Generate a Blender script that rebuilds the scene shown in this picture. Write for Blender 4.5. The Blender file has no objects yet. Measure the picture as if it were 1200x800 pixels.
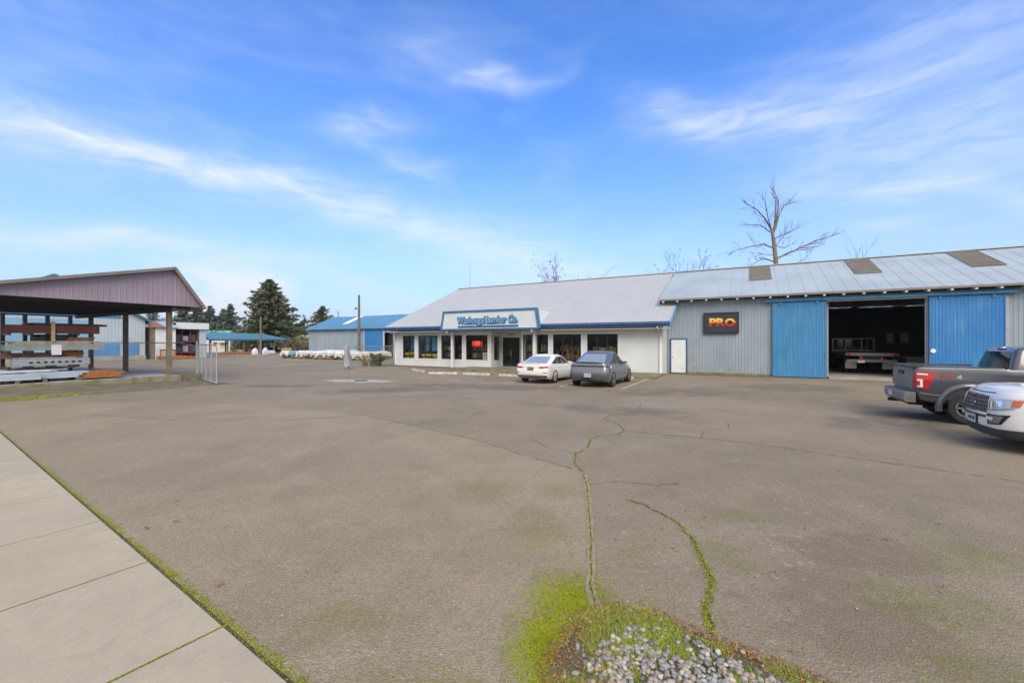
import bpy, bmesh, math, random
from mathutils import Vector, Matrix
random.seed(7)
R = math.radians
S = bpy.context.scene
COL = S.collection
CAM_H = 2.1
YAW = R(29.3)                      # the lot's buildings stand turned by this angle; u runs along the shop front, v goes into it
CA, SA = math.cos(YAW), math.sin(YAW)
def W(u, v, z=0.0):
    return Vector((u*CA + v*SA, -u*SA + v*CA, z))

# ------------------------------------------------------------------ materials
class NT:
    def __init__(s, tree):
        s.t = tree; s.n = tree.nodes; s.l = tree.links
    def new(s, typ, **kw):
        n = s.n.new(typ)
        for k, v in kw.items():
            setattr(n, k, v)
        return n
    def put(s, sock, val):
        if isinstance(val, bpy.types.NodeSocket): s.l.new(val, sock)
        elif val is not None: sock.default_value = val
    def math(s, op, a, b=None, c=None, clamp=False):
        n = s.new('ShaderNodeMath', operation=op, use_clamp=clamp)
        for i, x in enumerate((a, b, c)):
            if x is not None: s.put(n.inputs[i], x)
        return n.outputs[0]
    def vmath(s, op, a, b=None, scale=None):
        n = s.new('ShaderNodeVectorMath', operation=op)
        s.put(n.inputs[0], a)
        if b is not None: s.put(n.inputs[1], b)
        if scale is not None: s.put(n.inputs['Scale'], scale)
        return n.outputs['Value'] if op in ('DOT_PRODUCT', 'LENGTH', 'DISTANCE') else n.outputs[0]
    def noise(s, vec, scale, detail=4, rough=0.55, dist=0.0):
        n = s.new('ShaderNodeTexNoise')
        s.put(n.inputs['Vector'], vec)
        n.inputs['Scale'].default_value = scale; n.inputs['Detail'].default_value = detail
        n.inputs['Roughness'].default_value = rough; n.inputs['Distortion'].default_value = dist
        return n.outputs[0]
    def ramp(s, fac, a, b, lo=0.0, hi=1.0):
        n = s.new('ShaderNodeMapRange', interpolation_type='SMOOTHSTEP'); n.clamp = True
        s.put(n.inputs[0], fac)
        for i, x in enumerate((a, b, lo, hi)): n.inputs[1+i].default_value = x
        return n.outputs[0]
    def mix(s, fac, a, b, blend='MIX'):
        n = s.new('ShaderNodeMix', data_type='RGBA', blend_type=blend)
        s.put(n.inputs[0], fac)
        for sock, x in ((n.inputs[6], a), (n.inputs[7], b)):
            if isinstance(x, (tuple, list)) and len(x) == 3: x = (*x, 1)
            s.put(sock, x)
        return n.outputs[2]
    def scale(s, vec, sc):
        n = s.new('ShaderNodeMapping'); s.put(n.inputs[0], vec); n.inputs['Scale'].default_value = sc
        return n.outputs[0]
    def obj(s):
        return s.new('ShaderNodeTexCoord').outputs['Object']
    def attr(s, name):
        return s.new('ShaderNodeAttribute', attribute_name=name).outputs['Fac']

def newmat(name):
    m = bpy.data.materials.new(name); m.use_nodes = True
    t = NT(m.node_tree); b = t.n['Principled BSDF']
    return m, t, b

def mat(name, col, rough=0.6, var=0.12, scale=3.0, metal=0.0, bump=0.0, bscale=60.0, col2=None, streak=None, spec=0.5, emit=None, coat=0.0, wav=None, rnd=None):
    """plain weathered surface: colour with low and high frequency variation, optional vertical streaks, ribs and relief"""
    m, t, b = newmat(name)
    o = t.obj()
    n1 = t.noise(o, scale, 5)
    c2 = col2 or tuple(max(0, x*(1-3*var)) for x in col)
    c = t.mix(t.ramp(n1, 0.35, 0.7), col, c2) if var or col2 else None
    if streak:
        ns = t.noise(t.scale(o, (6, 6, 0.35)), 1.6, 4)
        c = t.mix(t.math('MULTIPLY', t.ramp(ns, 0.48, 0.72), streak[1]), c, streak[0])
    if rnd:
        a = t.attr('rnd')
        c = t.mix(a, c, rnd)
    if c is not None: t.put(b.inputs['Base Color'], c)
    else: b.inputs['Base Color'].default_value = (*col, 1)
    b.inputs['Roughness'].default_value = rough; b.inputs['Metallic'].default_value = metal
    b.inputs['Specular IOR Level'].default_value = spec
    b.inputs['Coat Weight'].default_value = coat; b.inputs['Coat Roughness'].default_value = 0.05
    if emit:
        b.inputs['Emission Color'].default_value = (*emit[0], 1); b.inputs['Emission Strength'].default_value = emit[1]
    h = None
    if bump:
        h = t.math('MULTIPLY', t.noise(o, bscale, 3), bump)
    if wav:                                    # (axis, period, depth): siding laps
        w = t.new('ShaderNodeTexWave', wave_type='BANDS', bands_direction=wav[0], wave_profile='SAW')
        t.put(w.inputs[0], o); w.inputs['Scale'].default_value = 1.0/(wav[1]*1.0)*0.314159*1.0
        w.inputs['Distortion'].default_value = 0
        hw = t.math('MULTIPLY', w.outputs['Fac'], wav[2])
        h = t.math('ADD', h, hw) if h else hw
    if h:
        bp = t.new('ShaderNodeBump'); bp.inputs['Strength'].default_value = 1.0; bp.inputs['Distance'].default_value = 1.0
        t.put(bp.inputs['Height'], h); t.l.new(bp.outputs[0], b.inputs['Normal'])
    return m

def glassmat(name, tint=(0.90, 0.92, 0.90), refl=0.0, rough=0.02):
    m, t, b = newmat(name); t.n.remove(b)
    out = t.n['Material Output']
    tr = t.new('ShaderNodeBsdfTransparent'); tr.inputs[0].default_value = (*tint, 1)
    gl = t.new('ShaderNodeBsdfGlossy'); gl.inputs['Roughness'].default_value = rough
    fr = t.new('ShaderNodeFresnel'); fr.inputs[0].default_value = 1.42
    f = t.math('MULTIPLY_ADD', fr.outputs[0], 0.55, refl, clamp=True)
    mx = t.new('ShaderNodeMixShader'); t.put(mx.inputs[0], f)
    t.l.new(tr.outputs[0], mx.inputs[1]); t.l.new(gl.outputs[0], mx.inputs[2]); t.l.new(mx.outputs[0], out.inputs[0])
    return m

# ------------------------------------------------------------------ mesh builder
class MB:
    def __init__(s): s.v = []; s.f = []; s.r = []; s.m = []; s.cm = 0
    def add(s, vs, fs, rnd=0.0):
        k = len(s.v); s.v += [tuple(x) for x in vs]
        for f in fs: s.f.append([i+k for i in f]); s.r.append(rnd); s.m.append(s.cm)
        return s
    def box(s, x0, x1, y0, y1, z0, z1, rnd=0.0):
        vs = [(x0,y0,z0),(x1,y0,z0),(x1,y1,z0),(x0,y1,z0),(x0,y0,z1),(x1,y0,z1),(x1,y1,z1),(x0,y1,z1)]
        return s.add(vs, [(3,2,1,0),(4,5,6,7),(0,1,5,4),(1,2,6,5),(2,3,7,6),(3,0,4,7)], rnd)
    def beam(s, p, q, w, h, rnd=0.0):
        p, q = Vector(p), Vector(q); d = (q-p).normalized()
        up = Vector((0,0,1)) if abs(d.z) < 0.95 else Vector((1,0,0))
        a = d.cross(up).normalized()*w/2; b = a.normalized().cross(d)*h/2
        vs = [p-a-b, p+a-b, p+a+b, p-a+b, q-a-b, q+a-b, q+a+b, q-a+b]
        return s.add(vs, [(0,1,2,3),(7,6,5,4),(0,4,5,1),(1,5,6,2),(2,6,7,3),(3,7,4,0)], rnd)
    def quad(s, *p, rnd=0.0): return s.add(p, [tuple(range(len(p)))], rnd)
    def prism(s, pts, d, rnd=0.0):
        d = Vector(d); n = len(pts); a = [Vector(p) for p in pts]
        fs = [tuple(range(n))[::-1], tuple(range(n, 2*n))] + [(i, (i+1) % n, n+(i+1) % n, n+i) for i in range(n)]
        return s.add(a + [p+d for p in a], fs, rnd)
    def tube(s, pts, rad, n=8, cap=True, rnd=0.0):
        pts = [Vector(p) for p in pts]; N = len(pts)
        if not isinstance(rad, (list, tuple)): rad = [rad]*N
        vs = []
        for i, p in enumerate(pts):
            d = (pts[min(i+1, N-1)] - pts[max(i-1, 0)]).normalized()
            up = Vector((0,0,1)) if abs(d.z) < 0.9 else Vector((1,0,0))
            a = d.cross(up).normalized(); b = d.cross(a)
            for k in range(n):
                t = 2*math.pi*k/n; vs.append(p + (a*math.cos(t) + b*math.sin(t))*rad[i])
        fs = [(i*n+k, i*n+(k+1) % n, (i+1)*n+(k+1) % n, (i+1)*n+k) for i in range(N-1) for k in range(n)]
        if cap: fs += [tuple(range(n))[::-1], tuple(range((N-1)*n, N*n))]
        return s.add(vs, fs, rnd)
    def lathe(s, prof, axis='y', n=28, o=(0,0,0)):
        vs = []; m = len(prof)
        for k in range(n):
            t = 2*math.pi*k/n; c, q = math.cos(t), math.sin(t)
            for r, h in prof:
                p = (r*c, h, r*q) if axis == 'y' else (r*c, r*q, h)
                vs.append((p[0]+o[0], p[1]+o[1], p[2]+o[2]))
        fs = [(k*m+j, k*m+j+1, ((k+1) % n)*m+j+1, ((k+1) % n)*m+j) for k in range(n) for j in range(m-1)]
        return s.add(vs, fs)
    def corr(s, p0, p1, z0, z1, nrm, per=0.16, amp=0.018):
        """a ribbed metal sheet standing between two plan points"""
        p0, p1, nrm = Vector((*p0, 0)), Vector((*p1, 0)), Vector((*nrm, 0)); L = (p1-p0).length
        n = max(1, round(L/per)); vs = []; prof = ((0, 0), (0.5, 0), (0.62, 1), (0.88, 1))
        pts = []
        for i in range(n):
            for a, b in prof: pts.append(((i+a)/n, b))
        pts.append((1.0, 0))
        for t, b in pts:
            q = p0.lerp(p1, t) + nrm*amp*b
            vs += [(q.x, q.y, z0), (q.x, q.y, z1)]
        return s.add(vs, [(2*i, 2*i+2, 2*i+3, 2*i+1) for i in range(len(pts)-1)])
    def build(s, name, m, parent=None, off=None, smooth=None, bevel=0.0, at=None, rot=None):
        me = bpy.data.meshes.new(name)
        vs = s.v
        if off is not None: vs = [(x-off[0], y-off[1], z-off[2]) for x, y, z in vs]
        me.from_pydata(vs, [], s.f); me.validate()
        for mm in (m if isinstance(m, (list, tuple)) else [m]): me.materials.append(mm)
        if any(s.r) and len(s.r) == len(me.polygons):
            a = me.attributes.new('rnd', 'FLOAT', 'FACE'); a.data.foreach_set('value', s.r)
        if any(s.m) and len(s.m) == len(me.polygons): me.polygons.foreach_set('material_index', s.m)
        bm = bmesh.new(); bm.from_mesh(me)
        if bevel:
            bmesh.ops.bevel(bm, geom=[e for e in bm.edges if len(e.link_faces) == 2 and e.calc_face_angle(0) > 0.6], offset=bevel, segments=2, profile=0.6, affect='EDGES', clamp_overlap=True)
        if smooth != 'keep': bmesh.ops.recalc_face_normals(bm, faces=bm.faces)
        bm.to_mesh(me); bm.free()
        if smooth and smooth != 'keep':
            me.shade_smooth(); me.set_sharp_from_angle(angle=R(smooth))
        o = bpy.data.objects.new(name, me); COL.objects.link(o)
        if parent: o.parent = parent
        if at is not None: o.location = at
        if rot is not None: o.rotation_euler = rot
        return o

def tag(o, label, cat, group=None, kind=None):
    o['label'] = label; o['category'] = cat
    if group: o['group'] = group
    if kind: o['kind'] = kind
    return o
def struct(o, label=None, kind='structure'):
    o['kind'] = kind
    if label: o['label'] = label
    return o
def thing(name, label, cat, u=0, v=0, z=0, group=None, rot=0.0, world=None):
    o = bpy.data.objects.new(name, None); COL.objects.link(o)
    o.location = world if world is not None else W(u, v, z); o.rotation_euler = (0, 0, -YAW + rot if world is None else rot)
    o.empty_display_size = 0.2
    o['off'] = (u, v, z)
    return tag(o, label, cat, group)
class B(MB):
    """MB whose coordinates are (u, v, z) of the lot; build() makes them relative to the thing"""
    def on(s, parent, name, m, **kw):
        return s.build(name, m, parent, off=tuple(parent['off']), **kw)
    def alone(s, name, m, u, v, z=0.0, **kw):
        return s.build(name, m, None, off=(u, v, z), at=W(u, v, z), rot=(0, 0, -YAW), **kw)
def copy_tree(o, parent=None):
    c = o.copy(); COL.objects.link(c)
    if parent: c.parent = parent
    for ch in list(o.children): copy_tree(ch, c)
    return c
def text_mesh(txt, size, extrude, offset=0.0, spacing=1.0, xscale=1.0, shear=0.0):
    cu = bpy.data.curves.new('lettering', 'FONT'); cu.body = txt; cu.size = size; cu.extrude = extrude; cu.offset = offset
    cu.space_character = spacing; cu.align_x = 'CENTER'; cu.align_y = 'CENTER'; cu.shear = shear; cu.resolution_u = 3
    o = bpy.data.objects.new('lettering', cu); COL.objects.link(o)
    dg = bpy.context.evaluated_depsgraph_get(); me = bpy.data.meshes.new_from_object(o.evaluated_get(dg))
    bpy.data.objects.remove(o); bpy.data.curves.remove(cu)
    me.transform(Matrix.Diagonal((xscale, 1, 1, 1)))
    return me
def text_on(parent, name, txt, m, pos, size, extrude=0.01, width=None, rot=(math.pi/2, 0, 0), **kw):
    me = text_mesh(txt, size, extrude, **kw)
    if width:
        xs = [v.co.x for v in me.vertices]; me.transform(Matrix.Diagonal((width/(max(xs)-min(xs)), 1, 1, 1)))
    me.materials.clear(); me.materials.append(m)
    o = bpy.data.objects.new(name, me); COL.objects.link(o); o.parent = parent; o.location = pos; o.rotation_euler = rot
    return o

# ------------------------------------------------------------------ camera, light, sky
cam = bpy.data.cameras.new('camera'); cam.lens = 496/1200*36; cam.sensor_width = 36; cam.clip_start = 0.05; cam.clip_end = 12000
co = bpy.data.objects.new('camera', cam); COL.objects.link(co); co.location = (0, 0, CAM_H); co.rotation_euler = (R(90), 0, 0)
S.camera = co
S.view_settings.view_transform = 'Standard'; S.view_settings.look = 'None'; S.view_settings.gamma = 1.0
S.view_settings.exposure = 0.35
S.cycles.max_bounces = 8; S.cycles.transparent_max_bounces = 24; S.cycles.caustics_reflective = False; S.cycles.caustics_refractive = False

SUN_AZ, SUN_EL = R(172), R(40)          # measured from +Y towards +X: behind the camera
sd = Vector((math.sin(SUN_AZ)*math.cos(SUN_EL), math.cos(SUN_AZ)*math.cos(SUN_EL), math.sin(SUN_EL)))
L = bpy.data.lights.new('sun', 'SUN'); L.energy = 2.5; L.angle = R(40); L.color = (1, 0.93, 0.83)
lo = bpy.data.objects.new('sun', L); COL.objects.link(lo); lo.rotation_euler = sd.to_track_quat('Z', 'Y').to_euler(); lo.location = (0, -20, 40)

wd = bpy.data.worlds.new('World'); S.world = wd; wd.use_nodes = True
t = NT(wd.node_tree); bg = t.n['Background']
sky = t.new('ShaderNodeTexSky', sky_type='NISHITA'); sky.sun_disc = False; sky.sun_elevation = SUN_EL; sky.sun_rotation = SUN_AZ
sky.air_density = 1.0; sky.dust_density = 0.6; sky.ozone_density = 2.0; sky.altitude = 100
bg.inputs['Strength'].default_value = 0.11
D = t.new('ShaderNodeTexCoord').outputs['Generated']
sep = t.new('ShaderNodeSeparateXYZ'); t.put(sep.inputs[0], D); dz = sep.outputs[2]
base = t.mix(1.0, sky.outputs[0], (0.64, 1.30, 2.20), 'MULTIPLY')
hz = t.ramp(dz, -0.02, 0.62, 1.0, 0.0)
base = t.mix(t.math('MULTIPLY', t.math('POWER', hz, 2.0), 0.72), base, (5.2, 5.6, 6.3))
# wind-drawn cirrus: each wisp is a direction, a length, a width and a brightness; noise frays it
warp = t.new('ShaderNodeTexNoise'); t.put(warp.inputs['Vector'], D); warp.inputs['Scale'].default_value = 5.0; warp.inputs['Detail'].default_value = 5
wv = t.vmath('SCALE', t.vmath('SUBTRACT', warp.outputs['Color'], (0.5, 0.5, 0.5)), scale=0.11)
Dw = t.vmath('ADD', D, wv)
def dirv(a, b): return Vector(((a-600)/496, 1, (400-b)/496)).normalized()
wisps = [((-200,90),(180,195),26,0.45), ((10,132),(390,240),11,0.80), ((300,215),(640,305),18,0.55), ((520,270),(720,320),30,0.22), ((-100,262),(330,302),10,0.80),
         ((392,158),(470,152),10,0.62), ((455,190),(520,190),8,0.50), ((535,97),(625,95),8,0.62), ((455,62),(530,58),10,0.22),
         ((745,118),(840,150),14,0.48), ((790,150),(960,140),13,0.55), ((880,140),(1150,70),38,0.35), ((960,205),(1300,150),30,0.42), ((1000,215),(1290,235),11,0.55),
         ((990,268),(1090,266),6,0.45), ((560,300),(700,330),16,0.22), ((1050,60),(1400,-60),110,0.30), ((250,40),(-250,60),60,0.16), ((600,20),(300,120),60,0.06)]
acc = None
for (a, b, wpx, amp) in wisps:
    p, q = dirv(*a), dirv(*b); c = (p+q).normalized(); tt = (q-p); la = tt.length*0.62; tt.normalize(); nn = c.cross(tt).normalized()
    fa = t.math('MULTIPLY', t.vmath('DOT_PRODUCT', D, tuple(tt)), 1/la)
    lb = wpx/496*abs(c.y)*1.5
    fb = t.math('MULTIPLY', t.vmath('DOT_PRODUCT', Dw, tuple(nn)), 1/lb)
    g = t.math('MULTIPLY_ADD', fa, fa, t.math('MULTIPLY', fb, fb))
    e = t.math('MULTIPLY', t.math('EXPONENT', t.math('MULTIPLY', g, -1.0)), amp*0.82)
    e = t.math('MULTIPLY', e, t.math('GREATER_THAN', t.vmath('DOT_PRODUCT', D, tuple(c)), 0.0))
    acc = e if acc is None else t.math('ADD', acc, e)
fr1 = t.noise(t.scale(D, (3, 3, 14)), 3.0, 8, 0.62, 0.8)
acc = t.math('MULTIPLY', acc, t.ramp(fr1, 0.25, 0.75, 0.30, 1.0))
# thin veil everywhere plus low cumulus near the horizon
veil = t.math('MULTIPLY', t.ramp(t.noise(t.scale(D, (2.0, 2.0, 6.0)), 1.7, 7, 0.6, 1.0), 0.42, 0.85), 0.16)
cx = dirv(262, 335); sc = t.scale(D, (1, 1, 2.0))
cum = t.ramp(t.noise(sc, 9.0, 7, 0.55), 0.30, 0.52)
dc = t.math('SUBTRACT', 1.0, t.vmath('DOT_PRODUCT', D, tuple(cx)))
cum = t.math('MULTIPLY', t.math('MULTIPLY', cum, t.ramp(dc, 0.001, 0.012, 1.0, 0.0)), t.ramp(dz, 0.11, 0.165, 1.0, 0.0))
low = t.math('MULTIPLY', t.ramp(t.noise(t.scale(D, (1, 1, 4.0)), 4.0, 6, 0.55), 0.45, 0.68), t.ramp(dz, 0.02, 0.22, 0.55, 0.0))
# added, unseen pale cloud behind and above the camera; neutralises the blue ambient light
fill_cloud = t.math('MULTIPLY_ADD', t.noise(t.scale(D, (1, 1, 2)), 1.8, 6, 0.55), 0.5, t.vmath('DOT_PRODUCT', D, (0, -0.80, 0.60)))
fill_cloud = t.ramp(fill_cloud, 0.32, 0.85, 0.0, 0.95)
tot = t.math('ADD', t.math('ADD', acc, veil), t.math('MAXIMUM', cum, low), clamp=True)
fin = t.mix(tot, base, (6.9, 7.3, 8.0))
fin = t.mix(fill_cloud, fin, (7.8, 7.4, 6.8))
t.put(bg.inputs['Color'], fin)

# ------------------------------------------------------------------ palette
M = {}
M['white_siding'] = mat('white_siding', (0.71,0.73,0.76), 0.5, 0.03, 0.8, wav=('Z', 0.16, 0.012), streak=((0.55,0.56,0.56), 0.2))
M['white_paint'] = mat('white_paint', (0.73,0.75,0.77), 0.5, 0.03, 1.5, streak=((0.5,0.49,0.45), 0.2))
M['soffit'] = mat('soffit', (0.66,0.65,0.62), 0.6, 0.03, 1)
M['silver_roof'] = mat('silver_roof', (0.42,0.43,0.455), 0.42, 0.015, 0.7, spec=0.4, streak=((0.38,0.39,0.41), 0.25))
M['galv_roof'] = mat('galv_roof', (0.43,0.49,0.53), 0.45, 0.05, 0.5, metal=0.15, streak=((0.37,0.43,0.48), 0.5))
M['skylight_roof'] = mat('skylight_roof', (0.20,0.17,0.12), 0.6, 0.1, 2, streak=((0.13,0.12,0.09), 0.5))
M['navy_trim'] = mat('navy_trim', (0.035,0.10,0.26), 0.45, 0.06, 2)
M['blue_trim'] = mat('blue_trim', (0.04,0.17,0.38), 0.45, 0.06, 2)
M['grey_corrugated'] = mat('grey_corrugated', (0.295,0.36,0.42), 0.5, 0.05, 0.6, metal=0.1, streak=((0.38,0.42,0.45), 0.4), bump=0.002, bscale=8)
M['bleach'] = mat('bleach', (0.50,0.50,0.46), 0.7, 0.1, 2)
M['blue_door'] = mat('blue_door', (0.02,0.17,0.46), 0.5, 0.04, 0.7, col2=(0.035,0.21,0.49), streak=((0.11,0.31,0.54), 0.5))
M['blue_faded'] = mat('blue_faded', (0.045,0.225,0.46), 0.5, 0.05, 0.8, streak=((0.13,0.32,0.51), 0.5))
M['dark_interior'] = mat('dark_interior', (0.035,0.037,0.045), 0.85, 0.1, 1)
M['concrete'] = mat('concrete', (0.40,0.38,0.34), 0.85, 0.08, 1.2, bump=0.002, bscale=150)
M['slab_edge'] = mat('slab_edge', (0.30,0.27,0.20), 0.9, 0.12, 2.5, col2=(0.20,0.19,0.08), bump=0.004, bscale=40)
M['kerb_mossy'] = mat('kerb_mossy', (0.24,0.20,0.13), 0.9, 0.12, 2.0, col2=(0.12,0.13,0.05), bump=0.006, bscale=30)
M['bronze'] = mat('bronze', (0.025,0.022,0.02), 0.4, 0.0)
M['glass'] = glassmat('glass')
M['auto_glass'] = None
M['black'] = mat('black', (0.012,0.012,0.013), 0.5, 0.0)
M['rubber'] = mat('rubber', (0.022,0.022,0.023), 0.75, 0.1, 6, bump=0.002, bscale=60)
M['steel'] = mat('steel', (0.42,0.43,0.44), 0.42, 0.06, 6, metal=0.7)
M['galv'] = mat('galv', (0.42,0.44,0.46), 0.5, 0.06, 5, metal=0.35)
M['chrome'] = mat('chrome', (0.75,0.75,0.76), 0.12, 0.0, metal=1.0)
M['post_wood'] = mat('post_wood', (0.23,0.19,0.13), 0.85, 0.12, 3, streak=((0.12,0.11,0.09), 0.6), bump=0.004, bscale=30)
M['pole_wood'] = mat('pole_wood', (0.17,0.15,0.13), 0.85, 0.12, 3, streak=((0.1,0.09,0.08), 0.6))
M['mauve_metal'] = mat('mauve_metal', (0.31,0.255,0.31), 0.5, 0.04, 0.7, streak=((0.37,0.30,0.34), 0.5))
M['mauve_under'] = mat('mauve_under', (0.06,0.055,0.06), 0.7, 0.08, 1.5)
M['brown_trim'] = mat('brown_trim', (0.24,0.20,0.19), 0.6, 0.06, 2)
M['rust_roof'] = mat('rust_roof', (0.33,0.13,0.08), 0.6, 0.08, 1.2)
M['teal_roof'] = mat('teal_roof', (0.07,0.20,0.27), 0.5, 0.06, 0.8, streak=((0.13,0.27,0.34), 0.4))
M['green_roof'] = mat('green_roof', (0.14,0.42,0.36), 0.5, 0.06, 0.8)
M['blue_roof'] = mat('blue_roof', (0.09,0.25,0.43), 0.5, 0.06, 0.6, streak=((0.16,0.33,0.48), 0.4))
M['pale_wall'] = mat('pale_wall', (0.47,0.55,0.62), 0.55, 0.04, 0.6, streak=((0.42,0.46,0.5), 0.4))
M['sky_paint'] = mat('sky_paint', (0.24,0.43,0.62), 0.55, 0.05, 0.7, streak=((0.33,0.5,0.65), 0.4))
M['dado_blue'] = mat('dado_blue', (0.10,0.28,0.55), 0.55, 0.05, 0.7, streak=((0.2,0.38,0.6), 0.4))
M['cream'] = mat('cream', (0.64,0.62,0.55), 0.6, 0.05, 1)
M['yellow_paint'] = mat('yellow_paint', (0.62,0.40,0.04), 0.6, 0.08, 4)
M['line_paint'] = mat('line_paint', (0.55,0.54,0.51), 0.75, 0.14, 5, bump=0.001, bscale=80)
M['red'] = mat('red', (0.50,0.03,0.025), 0.4, 0.05)
M['maroon'] = mat('maroon', (0.20,0.035,0.03), 0.6, 0.1)
M['oxblood_timber'] = mat('oxblood_timber', (0.13,0.038,0.025), 0.7, 0.12, 4, bump=0.003)
M['orange_wood'] = mat('orange_wood', (0.46,0.17,0.05), 0.7, 0.12, 4, streak=((0.34,0.12,0.04),0.5))
M['brown_wood'] = mat('brown_wood', (0.20,0.10,0.055), 0.75, 0.12, 4)
M['tan_wood'] = mat('tan_wood', (0.48,0.35,0.20), 0.75, 0.08, 4)
M['green_timber'] = mat('green_timber', (0.32,0.36,0.34), 0.7, 0.08, 3)
M['wrap'] = mat('wrap', (0.70,0.72,0.74), 0.35, 0.05, 2.5, col2=(0.55,0.60,0.66), bump=0.02, bscale=9)
M['wrap_blue'] = mat('wrap_blue', (0.18,0.36,0.52), 0.4, 0.05, 2.5, bump=0.02, bscale=9)
M['paper'] = mat('paper', (0.78,0.78,0.78), 0.7, 0.02)
M['bark'] = mat('bark', (0.11,0.085,0.065), 0.9, 0.12, 5, bump=0.01, bscale=20)
M['dead_bark'] = mat('dead_bark', (0.24,0.18,0.13), 0.9, 0.12, 3, col2=(0.14,0.115,0.095), bump=0.01, bscale=15)
M['twig'] = mat('twig', (0.13,0.11,0.10), 0.9, 0.1)
M['needles'] = mat('needles', (0.045,0.066,0.03), 0.75, rnd=(0.15,0.165,0.06), var=0.12)
M['needles_haze'] = mat('needles_haze', (0.06,0.09,0.075), 0.75, rnd=(0.13,0.165,0.12), var=0.12)  # distant conifers: bluish haze is put into the needle colour
M['leaf_green'] = mat('leaf_green', (0.03,0.05,0.015), 0.75, rnd=(0.10,0.12,0.035), var=0.12)
M['leaf_brown'] = mat('leaf_brown', (0.16,0.11,0.065), 0.85, rnd=(0.24,0.19,0.10), var=0.12)
M['seed'] = mat('seed', (0.07,0.055,0.05), 0.9, 0.1)
M['lamp_glass'] = mat('lamp_glass', (0.7,0.7,0.68), 0.3, 0.0)
M['sign_blue'] = mat('sign_blue', (0.16,0.42,0.72), 0.4, 0.04, 3)
M['sign_navy'] = mat('sign_navy', (0.02,0.07,0.20), 0.4, 0.04, 3)
M['sign_black'] = mat('sign_black', (0.03,0.034,0.045), 0.4, 0.06, 3)
M['neon'] = mat('neon', (0.6,0.03,0.02), 0.4, 0.0, emit=((1,0.06,0.04), 1.6))
M['moss'] = mat('moss', (0.24,0.28,0.012), 0.95, 0.12, 4, col2=(0.16,0.19,0.012), rnd=(0.42,0.46,0.02), bump=0.01, bscale=120)
M['grass'] = mat('grass', (0.20,0.29,0.03), 0.8, 0.12, 4, rnd=(0.42,0.47,0.08))
M['dead_leaf'] = mat('dead_leaf', (0.17,0.06,0.025), 0.8, 0.1, 20, rnd=(0.42,0.21,0.085))
M['soil'] = mat('soil', (0.13,0.10,0.065), 0.95, 0.12, 6, col2=(0.09,0.10,0.03), bump=0.01, bscale=60)
M['hill'] = mat('hill', (0.06,0.09,0.07), 0.95, 0.1, 0.01)


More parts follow.
